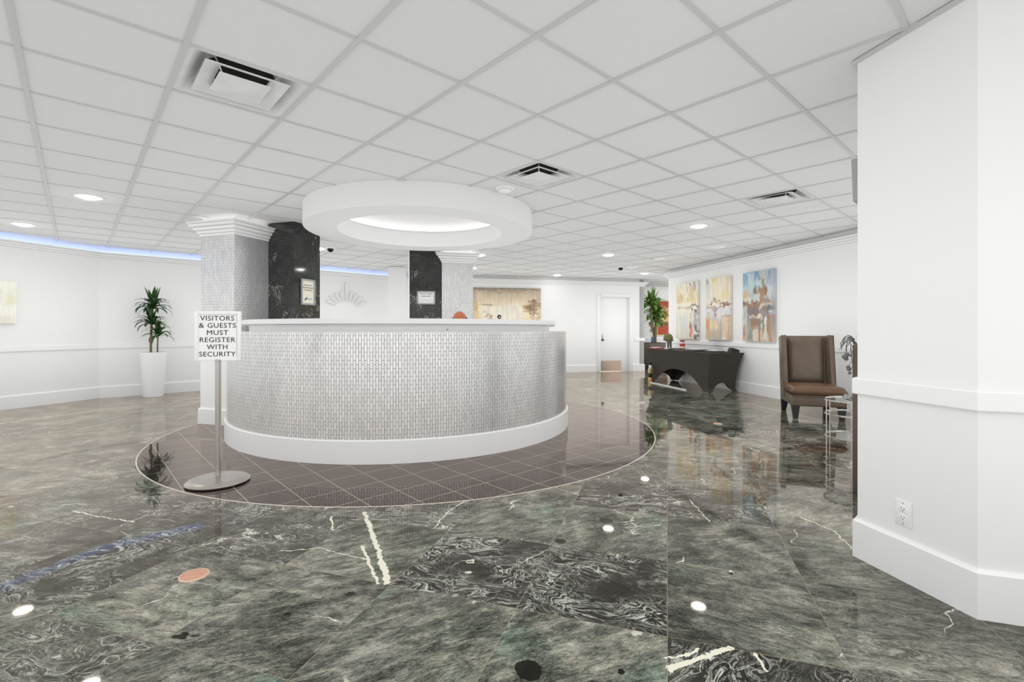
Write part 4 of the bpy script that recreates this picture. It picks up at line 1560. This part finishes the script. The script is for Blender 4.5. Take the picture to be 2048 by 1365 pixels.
bmesh.ops.solidify(bm, geom=bm.faces, thickness=0.006)
obj('brim', bm, M['olive'], t)
bm = BM()
bmesh.ops.create_uvsphere(bm, u_segments=10, v_segments=8, radius=0.01)
bmesh.ops.translate(bm, verts=bm.verts, vec=(0.03, -0.092, 0.28))
obj('badge', bm, M['gold'], t)

t = thing('drink_can', 'red and white can on the black table, right of the olive cap', 'can', on_table(0.45, 1.62), 0)
bm = BM()
lathe(bm, [(0.0001, 0), (0.05, 0), (0.056, 0.01), (0.056, 0.17), (0.048, 0.185), (0.0001, 0.186)], 28)
cb_ = obj('body', bm, M['red'], t)
for z in (0.03, 0.13):
    bm = BM()
    lathe(bm, [(0.0565, z), (0.0567, z + 0.03), (0.0565, z + 0.035)], 28)
    obj('white_band', bm, M['paper'], cb_)
bm = BM()
lathe(bm, [(0.0001, 0.186), (0.046, 0.186), (0.05, 0.19), (0.05, 0.2), (0.0001, 0.202)], 28)
obj('lid', bm, M['black'], t)

t = thing('leaflet_pile', 'red and white leaflets lying on the far left end of the black table', 'leaflets', on_table(0.2, 2.22), R(20))
bm = BM()
box(bm, (0, 0, 0.008), (0.3, 0.2, 0.016))
obj('leaflet', bm, M['red'], t)
bm = BM()
box(bm, (-0.02, 0.03, 0.0215), (0.22, 0.16, 0.01), Matrix.Rotation(R(14), 3, 'Z'))
obj('leaflet', bm, M['paper'], t)

o = tag(obj('key_fob', BM(), M['black']), 'small black object on the table edge in front of the red can', 'gadget')
bm = BM()
box(bm, (0, 0, 0.011), (0.09, 0.05, 0.022), bevel=0.008)
finish(bm)
bm.to_mesh(o.data)
bm.free()
o.location = on_table(0.12, 1.55)
o.rotation_euler = (0, 0, R(20))

t = thing('document_tray', 'flat dark grey tray on the right half of the black table', 'tray', on_table(0.22, 0.78), R(12.2))
bm = BM()
box(bm, (0, 0, 0.02), (0.34, 0.42, 0.04), bevel=0.006)
obj('body', bm, M['darkgrey'], t)
bm = BM()
box(bm, (0.03, 0.05, 0.043), (0.22, 0.3, 0.006))
obj('paper_sheet', bm, M['paper'], t)

t = thing('paper_stack', 'grey folder with a white sheet on the black table near the black scanner', 'folder', on_table(0.33, 0.33), R(12.2))
bm = BM()
box(bm, (0, 0, 0.015), (0.26, 0.32, 0.03), bevel=0.004)
obj('folder', bm, M['darkgrey'], t)
bm = BM()
box(bm, (0.06, 0.05, 0.034), (0.2, 0.26, 0.007))
obj('paper_sheet', bm, M['paper'], t)

t = thing('acrylic_sign_holder', 'clear upright acrylic holder standing on the black table', 'sign holder', on_table(0.58, 0.82), R(12.2 - 60))
bm = BM()
box(bm, (0, 0, 0.003), (0.2, 0.08, 0.006))
obj('foot', bm, M['glass'], t)
bm = BM()
box(bm, (0, 0.0, 0.115), (0.2, 0.005, 0.216))
obj('pane', bm, M['glass'], t)

t = thing('black_scanner', 'black wedge-shaped device at the right end of the black table', 'scanner', on_table(0.60, 0.12), R(12.2))
bm = BM()
vv_ = [(-0.09, -0.06), (0.09, -0.06), (0.09, 0.08), (-0.09, 0.08)]
lo = [bm.verts.new((x, y, 0)) for x, y in vv_]
hi = [bm.verts.new((-0.05, -0.05, 0.095)), bm.verts.new((0.1, -0.05, 0.05)), bm.verts.new((0.1, 0.07, 0.05)), bm.verts.new((-0.05, 0.07, 0.095))]
for i in range(4):
    bm.faces.new((lo[i], lo[(i + 1) % 4], hi[(i + 1) % 4], hi[i]))
bm.faces.new(lo[::-1])
bm.faces.new(hi)
bmesh.ops.bevel(bm, geom=list(bm.edges), offset=0.006, segments=2, affect='EDGES')
obj('body', bm, M['black'], t)
bm = BM()
lathe(bm, [(0.0001, 0), (0.02, 0), (0.02, 0.05), (0.0001, 0.05)], 16)
bmesh.ops.translate(bm, verts=bm.verts, vec=(0.0, 0.1, 0.0))
obj('dial', bm, M['silver_frame'], t)

# ornament on the floor at the far foot of the table
t = thing('ornament_figure', 'small gold, white and black ornament standing at the far left foot of the black table', 'ornament', (3.17, 11.02, 0), R(20))
t.scale = (0.72, 0.72, 1.0)
bm = BM()
lathe(bm, [(0.0001, 0), (0.07, 0), (0.075, 0.02), (0.06, 0.09), (0.055, 0.1), (0.0001, 0.1)], 20)
obj('gold_base', bm, M['gold'], t)
bm = BM()
lathe(bm, [(0.0001, 0.1), (0.045, 0.1), (0.05, 0.19), (0.0001, 0.19)], 20)
obj('black_middle', bm, M['black'], t)
bm = BM()
lathe(bm, [(0.0001, 0.19), (0.06, 0.19), (0.065, 0.22), (0.06, 0.3), (0.0001, 0.3)], 20)
obj('gold_body', bm, M['gold'], t)
bm = BM()
lathe(bm, [(0.0001, 0.3), (0.045, 0.3), (0.052, 0.34), (0.045, 0.38), (0.0001, 0.38)], 20)
for sx in (-0.065, 0.065):
    tube(bm, [(sx, 0, 0.3), (sx * 1.15, 0, 0.24), (sx, -0.02, 0.2)], 0.014, 8)
obj('white_head', bm, M['paper'], t)
bm = BM()
lathe(bm, [(0.0001, 0.38), (0.04, 0.38), (0.045, 0.42), (0.035, 0.44), (0.0001, 0.445)], 20)
obj('black_hat', bm, M['black'], t)

bm = BM()
box(bm, (0, 0, 0.01), (1.42, 0.03, 0.02), bevel=0.005)
o = tag(obj('plastic_strip', bm, M['white']), 'long white strip lying on the floor along the front of the black table', 'strip')
o.location = (3.26, 10.12, 0)
o.rotation_euler = (0, 0, R(102.5))

# ------------------------------------------------------------------ leather armchair
ch = thing('leather_chair', 'high-backed brown leather wing chair near the right wall', 'armchair', (3.765, 6.465, 0), R(-17.9))
# local: x across the front (0..CW), y towards the back (0..CD)
CW, CD = 0.64, 0.70


def softbox(b, c, s, rot=None, bev=0.04, seg=4, puff=0.0):
    vs_ = box(b, (0, 0, 0), s, None, bev, seg)
    mm = Matrix.Translation(Vector(c)) @ (rot.to_4x4() if rot else Matrix.Identity(4))
    for v in vs_:
        fx, fy = max(0, 1 - (2 * v.co.x / s[0]) ** 2), max(0, 1 - (2 * v.co.y / s[1]) ** 2)
        if puff and v.co.z > 0:
            v.co.z += puff * fx * fy
        v.co = mm @ v.co


def dense(b, n):
    bmesh.ops.subdivide_edges(b, edges=list(b.edges), cuts=n, use_grid_fill=True)


for nm, x, y, fr in (('front', 0.05, 0.05, 1), ('front', CW - 0.05, 0.05, 1), ('rear', 0.05, CD - 0.03, 0), ('rear', CW - 0.05, CD - 0.03, 0)):
    bm = BM()
    dx = 0.0
    dy = -0.01 if fr else 0.07
    lo = [bm.verts.new((x + a * 0.026 + dx, y + c * 0.026 + dy, 0)) for a, c in ((-1, -1), (1, -1), (1, 1), (-1, 1))]
    hi = [bm.verts.new((x + a * 0.046, y + c * 0.046, 0.18)) for a, c in ((-1, -1), (1, -1), (1, 1), (-1, 1))]
    for i in range(4):
        bm.faces.new((lo[i], lo[(i + 1) % 4], hi[(i + 1) % 4], hi[i]))
    bm.faces.new(lo[::-1])
    bm.faces.new(hi)
    obj('leg', bm, M['dark_wood'], ch)
bm = BM()
softbox(bm, (CW / 2, CD / 2 + 0.0, 0.24), (CW, CD, 0.14), None, 0.025, 3)
obj('seat_base', bm, M['leather'], ch)
bm = BM()
g = bmesh.ops.create_grid(bm, x_segments=16, y_segments=16, size=0.5)
top_, bot_ = {}, {}
SWd, SDp = CW + 0.02, CD - 0.08
bm.free()
bm = BM()
N = 18
for side_, sgn in (('t', 1), ('b', -1)):
    gridv = []
    for j in range(N + 1):
        row = []
        for i in range(N + 1):
            x, y = i / N * 2 - 1, j / N * 2 - 1
            ex = (1 - abs(x) ** 14) ** 0.6 * (1 - abs(y) ** 14) ** 0.6
            z = sgn * (0.064 * ex + (0.022 * (1 - x * x) * (1 - y * y) if sgn > 0 else 0))
            row.append(bm.verts.new((CW / 2 + x * SWd / 2, -0.02 + SDp / 2 + y * SDp / 2, 0.372 + z)))
        gridv.append(row)
    for j in range(N):
        for i in range(N):
            f = (gridv[j][i], gridv[j][i + 1], gridv[j + 1][i + 1], gridv[j + 1][i])
            bm.faces.new(f if sgn > 0 else f[::-1])
bmesh.ops.remove_doubles(bm, verts=bm.verts, dist=0.0005)
cu_ = obj('seat_cushion', bm, M['leather_seat'], ch, sharp=70)
bm = BM()
for sx in (0.0, 1.0):
    pts = [(CW * sx + (0.012 if sx == 0 else -0.012), -0.005 + 0.03 * (k == 0), 0.345) for k in range(2)]
pts = []
for (x, y) in ((0.0, 0.5), (0.0, 0.06), (0.004, 0.0), (0.06, -0.015), (CW - 0.06, -0.015), (CW - 0.004, 0.0), (CW, 0.06), (CW, 0.5)):
    pts.append((x, y, 0.312))
tube(bm, pts, 0.007, 8)
obj('piping', bm, M['leather'], cu_)
# back: outer shell with wings, leaning back
lean = R(-7)
rotb = Matrix.Rotation(lean, 3, 'X')


def backpt(x, y, z):
    p = rotb @ Vector((x, y, z - 0.33))
    return Vector((p.x, p.y + CD - 0.10, p.z + 0.33))


bm = BM()
sections = []
HB = 1.11
for k in range(15):
    z = 0.20 + (HB - 0.20) * k / 14
    tt = k / 14
    wing = 0.155 * (1 - 0.30 * tt)                       # how far the wings reach forward
    fl = 0.004 + 0.004 * tt
    out = [(-fl, -wing), (-fl, 0.10), (CW + fl, 0.10), (CW + fl, -wing), (CW - 0.055 + fl * .4, -wing - 0.012), (CW - 0.07, 0.02), (0.07, 0.02), (0.055 - fl * .4, -wing - 0.012)]
    sections.append([bm.verts.new(backpt(x, y, z + (0.02 * math.sin(PI * x / CW) if k == 14 else 0))) for x, y in out])
for A, B in zip(sections, sections[1:]):
    for i in range(8):
        bm.faces.new((A[i], A[(i + 1) % 8], B[(i + 1) % 8], B[i]))
bm.faces.new(sections[0])
bm.faces.new(sections[-1][::-1])
bmesh.ops.recalc_face_normals(bm, faces=bm.faces)
es = [x for x in bm.edges if len(x.link_faces) == 2 and x.calc_face_angle(0) > R(30)]
bmesh.ops.bevel(bm, geom=es, offset=0.012, segments=3, affect='EDGES', profile=0.5)
shell = obj('back_shell', bm, M['leather'], ch, sharp=60)
bm = BM()
NB = 16
rows = []
for j in range(NB + 1):
    row = []
    for i in range(NB + 1):
        x, z = i / NB, j / NB
        ex = (1 - abs(2 * x - 1) ** 6) ** 0.6 * (1 - abs(2 * z - 1) ** 8) ** 0.5
        row.append(bm.verts.new(backpt(0.085 + (CW - 0.17) * x, 0.022 - 0.065 * ex - 0.02 * (1 - (2 * x - 1) ** 2), 0.42 + (HB - 0.435) * z)))
    rows.append(row)
for j in range(NB):
    for i in range(NB):
        bm.faces.new((rows[j][i], rows[j][i + 1], rows[j + 1][i + 1], rows[j + 1][i]))
obj('back_cushion', bm, M['leather'], ch, sharp=80)
for sx in (-1, 1):
    bm = BM()
    pts = []
    for k in range(15):
        z = 0.22 + (HB - 0.22) * k / 14
        tt = k / 14
        fl = 0.004 + 0.004 * tt
        wing = 0.155 * (1 - 0.30 * tt)
        pts.append(backpt(-fl - 0.002 if sx < 0 else CW + fl + 0.002, -wing + 0.004, z))
    tube(bm, pts, 0.006, 8)
    obj('wing_piping', bm, M['leather'], shell)

# ------------------------------------------------------------------ glass side table and bowl
GC = (3.40, 4.78)
gt = thing('glass_side_table', 'round two-tier glass side table with chrome hoops, in front of the leather chair', 'side table', (GC[0], GC[1], 0), R(30))
GRad = 0.25


def hoop(b, z, r, th):
    lathe(b, [(r - th, z - th), (r + th, z - th), (r + th, z + th), (r - th, z + th), (r - th, z - th)], 64)


for z in (0.5, 0.36, 0.14):
    bm = BM()
    hoop(bm, z, GRad, 0.007)
    obj('hoop', bm, M['chrome'], gt)
for z in (0.494, 0.134):
    bm = BM()
    lathe(bm, [(0.0001, z - 0.004), (GRad - 0.009, z - 0.004), (GRad - 0.009, z + 0.004), (0.0001, z + 0.004)], 64)
    obj('glass_shelf', bm, M['glass'], gt)
for k in range(6):
    a = R(200 + 60 * k)
    bm = BM()
    rr_ = GRad + 0.0
    tube(bm, [(rr_ * math.cos(a), rr_ * math.sin(a), 0), (rr_ * math.cos(a), rr_ * math.sin(a), 0.5)], 0.006, 8)
    obj('leg', bm, M['chrome'], gt)
bw = thing('glass_bowl', 'small clear glass bowl resting on the round glass side table', 'bowl', (3.29, 4.68, 0.4985))
bm = BM()
lathe(bm, [(0.0001, 0.0), (0.03, 0.0), (0.055, 0.025), (0.06, 0.05), (0.045, 0.075), (0.04, 0.075), (0.052, 0.05), (0.046, 0.03), (0.0001, 0.01)], 24)
obj('bowl', bm, M['glass'], bw)

# tall brown planter by the pier, with grey ornamental sprays
bx, by = 2.521, 3.562
tp = thing('tall_planter', 'tall narrow brown planter with grey sprays, tucked behind the white wall at right', 'planter', (bx, by, 0), R(42.2))
bm = BM()
box(bm, (0.19, -0.12, 0.545), (0.38, 0.24, 1.09), bevel=0.006)
obj('planter_box', bm, M['planter'], tp)
rn = random.Random(3)
ir = Matrix.Rotation(-R(42.2), 3, 'Z')
for k in range(9):
    bm = BM()
    ex = -0.035 - 0.055 * rn.random()
    pk = 0.04 + 0.07 * rn.random()
    pts = []
    for i in range(9):
        t_ = i / 8
        pts.append(ir @ Vector((0.16 - (0.16 - ex) * t_, 0.18 - 0.16 * t_ + 0.02 * rn.uniform(-1, 1), 1.08 + pk * math.sin(t_ * 2.6) + (-0.03 - 0.03 * k / 3 * t_) * t_)))
    tube(bm, pts, [0.003] * 8 + [0.001], 5)
    obj('spray', bm, M['silver_leaf'], tp)
for (x, z, r) in ((-0.055, 1.0, 0.018), (-0.04, 1.015, 0.015), (-0.045, 0.985, 0.014), (-0.025, 0.91, 0.015), (-0.032, 0.925, 0.012), (-0.02, 0.88, 0.011), (-0.012, 1.01, 0.008), (-0.065, 1.005, 0.01)):
    bm = BM()
    n0 = 0
    bmesh.ops.create_icosphere(bm, subdivisions=2, radius=r)
    bm.verts.ensure_lookup_table()
    for v in bm.verts[n0:]:
        v.co = ir @ (Vector((v.co.x * 1.2, v.co.y * .7, v.co.z)) + Vector((x, 0.0, z)))
    obj('pod', bm, M['silver_leaf'], tp)
for (x, z) in ((-0.045, 1.0), (-0.03, 0.92), (-0.02, 0.885), (-0.012, 1.01)):
    bm = BM()
    tube(bm, [ir @ Vector((x, 0.0, z)), ir @ Vector((x * 0.6, -0.02, z + 0.05)), ir @ Vector((0.03, 0.06, 1.10))], 0.002, 5)
    obj('twig', bm, M['silver_leaf'], tp)

# framed board seen edge-on past the corner of the pier
fp = F1 + dirv(42.2) * 0.115
fb = thing('framed_board', 'narrow dark framed board seen edge-on high on the white wall corner at right', 'framed board', (fp.x, fp.y, 1.915), R(42.2))
tl = Matrix.Rotation(R(-2), 3, 'X')
bm = BM()
for x in (0.012, 0.288):
    box(bm, (x, 0.031, 0.117), (0.024, 0.038, 0.234), tl)
for z in (0.012, 0.222):
    box(bm, (0.15, 0.031 + (z - .117) * 0.035, z), (0.252, 0.038, 0.024), tl)
obj('frame', bm, M['silver_frame'], fb)
bm = BM()
box(bm, (0.15, 0.026, 0.117), (0.25, 0.024, 0.186), tl)
obj('panel', bm, M['black'], fb)

# wall outlet on the pier
fd = (F2 - F1).normalized()
fn = Vector((fd.y, -fd.x))
po = F1 + fd * 0.245
ol = thing('wall_outlet', 'white duplex wall outlet low on the near white wall at right', 'outlet', (po.x, po.y, 0.262), math.atan2(fd.y, fd.x))
bm = BM()
box(bm, (0, -0.003, 0.0575), (0.078, 0.006, 0.122), bevel=0.003)
cp_ = obj('cover_plate', bm, M['white'], ol)
for z in (0.037, 0.078):
    bm = BM()
    box(bm, (0, -0.0068, z), (0.034, 0.002, 0.03), bevel=0.0009)
    obj('socket', bm, M['trim'], cp_)
for z in (0.037, 0.078):
    for x, dz_, w_, h_ in ((-0.007, 0.004, 0.002, 0.009), (0.007, 0.004, 0.002, 0.009), (0, -0.007, 0.004, 0.004)):
        bm = BM()
        box(bm, (x, -0.0079, z + dz_), (w_, 0.0008, h_))
        obj('slot', bm, M['ink'], cp_)
for z in (0.008, 0.1075):
    bm = BM()
    box(bm, (0, -0.0063, z), (0.005, 0.001, 0.005))
    obj('screw', bm, M['steel'], cp_)

# copper floor discs
for (x, y, r), lab in (((-1.556, 2.353, 0.066), 'round copper floor disc on the green marble in front of the desk'), ((2.62, 6.12, 0.055), 'small round copper floor disc on the marble before the black table')):
    t = thing('floor_disc', lab, 'floor cover', (x, y, 0), 0, 'copper floor discs')
    bm = BM()
    lathe(bm, [(r * 0.86, 0.002), (r * 0.86, 0.004), (r * 0.97, 0.004), (r, 0.0)], 40)
    obj('rim', bm, M['copper_rim'], t)
    bm = BM()
    lathe(bm, [(0.0001, 0.0035), (r * 0.2, 0.003), (r * 0.25, 0.004), (r * 0.42, 0.004), (r * 0.46, 0.0025), (r * 0.865, 0.0025), (r * 0.865, 0.0)], 40)
    obj('plate', bm, M['copper'], t)


# ------------------------------------------------------------------ seated receptionist (only the top of the head clears the desk)
def skin_mesh(nodes, edges, sub=2):
    """nodes: (x,y,z,r); returns an evaluated mesh grown by a Skin modifier"""
    me = bpy.data.meshes.new('skin')
    me.from_pydata([n[:3] for n in nodes], edges, [])
    o = bpy.data.objects.new('skin', me)
    COL.objects.link(o)
    o.modifiers.new('s', 'SKIN')
    if not me.skin_vertices:
        me.skin_vertices.new()
    for i, n in enumerate(nodes):
        me.skin_vertices[0].data[i].radius = (n[3], n[3])
        me.skin_vertices[0].data[i].use_root = (i == 0)
    m = o.modifiers.new('d', 'SUBSURF')
    m.levels = sub
    dg = bpy.context.evaluated_depsgraph_get()
    r = bpy.data.meshes.new_from_object(o.evaluated_get(dg))
    bpy.data.objects.remove(o)
    return r


pr = thing('person', 'person seated behind the desk, only the reddish crown of the head showing', 'person', (-0.595, 5.30, 0), R(-62))
ZS = 0.52
body = BM()
nodes = [(0, 0.06, ZS + 0.09, .14), (0, 0.08, ZS + 0.25, .13), (0, 0.08, ZS + 0.42, .145), (0, 0.07, ZS + 0.54, .10), (0, 0.05, ZS + 0.61, .055), (0, 0.03, ZS + 0.68, .052)]
edges = [(0, 1), (1, 2), (2, 3), (3, 4), (4, 5)]
for s in (-1, 1):
    b0 = len(nodes)
    nodes += [(s * .17, 0.07, ZS + .51, .058), (s * .22, 0.04, ZS + .25, .046), (s * .17, -0.16, ZS + .235, .036), (s * .12, -0.235, ZS + .235, .03)]
    edges += [(3, b0), (b0, b0 + 1), (b0 + 1, b0 + 2), (b0 + 2, b0 + 3)]
    b0 = len(nodes)
    nodes += [(s * .10, 0.02, ZS + .07, .09), (s * .12, -0.34, ZS + .04, .068), (s * .12, -0.30, 0.30, .05), (s * .12, -0.24, 0.08, .036), (s * .13, -0.36, 0.035, .03)]
    edges += [(0, b0), (b0, b0 + 1), (b0 + 1, b0 + 2), (b0 + 2, b0 + 3), (b0 + 3, b0 + 4)]
body.from_mesh(skin_mesh(nodes, edges))
for s in (-1, 1):                                   # hands: palm, five fingers
    hx_, hy_, hz_ = s * .105, -0.27, ZS + .235
    softbox(body, (hx_, hy_, hz_), (0.075, 0.085, 0.03), None, 0.012, 2)
    for k, ln in enumerate((0.062, 0.074, 0.078, 0.07)):
        fx = hx_ + s * (0.027 - 0.018 * k)
        tube(body, [(fx, hy_ - 0.035, hz_), (fx, hy_ - 0.04 - ln * .5, hz_ + 0.006), (fx, hy_ - 0.04 - ln, hz_ - 0.014)], [0.0095, 0.009, 0.007], 8)
    tube(body, [(hx_ - s * 0.03, hy_ + 0.015, hz_), (hx_ - s * 0.055, hy_ - 0.015, hz_), (hx_ - s * 0.058, hy_ - 0.045, hz_ - 0.006)], [0.012, 0.0105, 0.008], 8)
HEAD = Matrix.Translation((0, 0.02, 0)) @ Matrix.Rotation(R(52), 4, 'Z') @ Matrix.Translation((0, -0.02, 0))
# head
n0 = len(body.verts)
bmesh.ops.create_uvsphere(body, u_segments=32, v_segments=24, radius=1)
body.verts.ensure_lookup_table()
HT = 1.402
for v in body.verts[n0:]:
    x, y, z = v.co
    jaw = 1 - 0.28 * max(0, -z) ** 1.2
    v.co = Vector((x * 0.081 * jaw, 0.02 + y * 0.098 * (1 - 0.12 * max(0, -z)) - 0.012 * max(0, -z), HT - 0.118 + z * 0.118))
softbox(body, (0, -0.088, HT - 0.135), (0.026, 0.034, 0.05), Matrix.Rotation(R(14), 3, 'X'), 0.009, 2)
for s in (-1, 1):
    softbox(body, (s * 0.082, 0.025, HT - 0.125), (0.014, 0.036, 0.06), None, 0.006, 2)
softbox(body, (0, -0.074, HT - 0.178), (0.045, 0.02, 0.014), None, 0.006, 2)
body.verts.ensure_lookup_table()
for v in body.verts[n0:]:
    v.co = HEAD @ v.co
me = bpy.data.meshes.new('b')
body.to_mesh(me)
body.free()
o = bpy.data.objects.new('b', me)
COL.objects.link(o)
rm = o.modifiers.new('r', 'REMESH')
rm.mode = 'VOXEL'
rm.voxel_size = 0.007
rm.use_smooth_shade = True
sm = o.modifiers.new('s', 'SMOOTH')
sm.iterations = 3
me2 = bpy.data.meshes.new_from_object(o.evaluated_get(bpy.context.evaluated_depsgraph_get()))
bpy.data.objects.remove(o)
me2.name = 'body'
me2.materials.clear()
me2.materials.append(M['skin'])
o = bpy.data.objects.new('body', me2)
COL.objects.link(o)
o.parent = pr
# hair: short band round the back and sides, bald crown
bm = BM()
bmesh.ops.create_uvsphere(bm, u_segments=36, v_segments=28, radius=1)
dele = []
for v in bm.verts:
    x, y, z = v.co
    if z > 0.46 or z < -0.45 or (y < -0.25 and z < 0.5) or y < -0.55:
        dele.append(v)
    v.co = HEAD @ Vector((x * 0.0865, 0.021 + y * 0.103, HT - 0.118 + z * 0.121))
bmesh.ops.delete(bm, geom=dele, context='VERTS')
obj('hair', bm, M['hair'], pr)
for s in (-1, 1):
    bm = BM()
    bmesh.ops.create_uvsphere(bm, u_segments=12, v_segments=8, radius=0.0115)
    bmesh.ops.translate(bm, verts=bm.verts, vec=HEAD @ Vector((s * 0.031, -0.066, HT - 0.112)))
    obj('eye', bm, M['paper'], pr)
bm = BM()
nodes = [(0, 0.06, ZS + 0.10, .155), (0, 0.08, ZS + 0.25, .143), (0, 0.08, ZS + 0.42, .158), (0, 0.07, ZS + 0.545, .112), (0, 0.052, ZS + 0.60, .064)]
edges = [(0, 1), (1, 2), (2, 3), (3, 4)]
for s in (-1, 1):
    b0 = len(nodes)
    nodes += [(s * .17, 0.07, ZS + .51, .07), (s * .22, 0.04, ZS + .25, .058), (s * .175, -0.14, ZS + .235, .047)]
    edges += [(3, b0), (b0, b0 + 1), (b0 + 1, b0 + 2)]
bm.from_mesh(skin_mesh(nodes, edges))
obj('shirt', bm, M['shirt'], pr)
bm = BM()
nodes = [(0, 0.06, ZS + 0.09, .15)]
edges = []
for s in (-1, 1):
    b0 = len(nodes)
    nodes += [(s * .10, 0.02, ZS + .075, .10), (s * .12, -0.34, ZS + .045, .08), (s * .12, -0.30, 0.30, .063), (s * .12, -0.25, 0.12, .052)]
    edges += [(0, b0), (b0, b0 + 1), (b0 + 1, b0 + 2), (b0 + 2, b0 + 3)]
bm.from_mesh(skin_mesh(nodes, edges))
obj('trousers', bm, M['trousers'], pr)
for s in (-1, 1):
    bm = BM()
    softbox(bm, (s * .13, -0.335, 0.045), (0.1, 0.27, 0.088), None, 0.035, 4)
    obj('shoe', bm, M['black'], pr)
ck = thing('task_chair', 'black office chair under the person behind the desk', 'office chair', (-0.595 + 0.06 * math.sin(R(62)), 5.30 + 0.06 * math.cos(R(62)), 0), R(-62))
bm = BM()
softbox(bm, (0, 0, ZS - 0.135), (0.46, 0.44, 0.075), None, 0.03, 3)
obj('seat', bm, M['black'], ck)
bm = BM()
softbox(bm, (0, 0.29, ZS + 0.25), (0.42, 0.06, 0.45), None, 0.028, 3)
box(bm, (0, 0.27, ZS - 0.04), (0.06, 0.03, 0.3))
obj('backrest', bm, M['black'], ck)
bm = BM()
tube(bm, [(0, 0, 0.08), (0, 0, ZS - 0.17)], 0.028, 14)
obj('column', bm, M['steel'], ck)
bm = BM()
for k in range(5):
    a = R(90 + 72 * k)
    tube(bm, [(0, 0, 0.09), (0.27 * math.cos(a), 0.27 * math.sin(a), 0.06)], [0.024, 0.015], 8)
    bmesh.ops.create_uvsphere(bm, u_segments=12, v_segments=8, radius=0.03, matrix=Matrix.Translation((0.27 * math.cos(a), 0.27 * math.sin(a), 0.03)))
obj('base', bm, M['black'], ck)
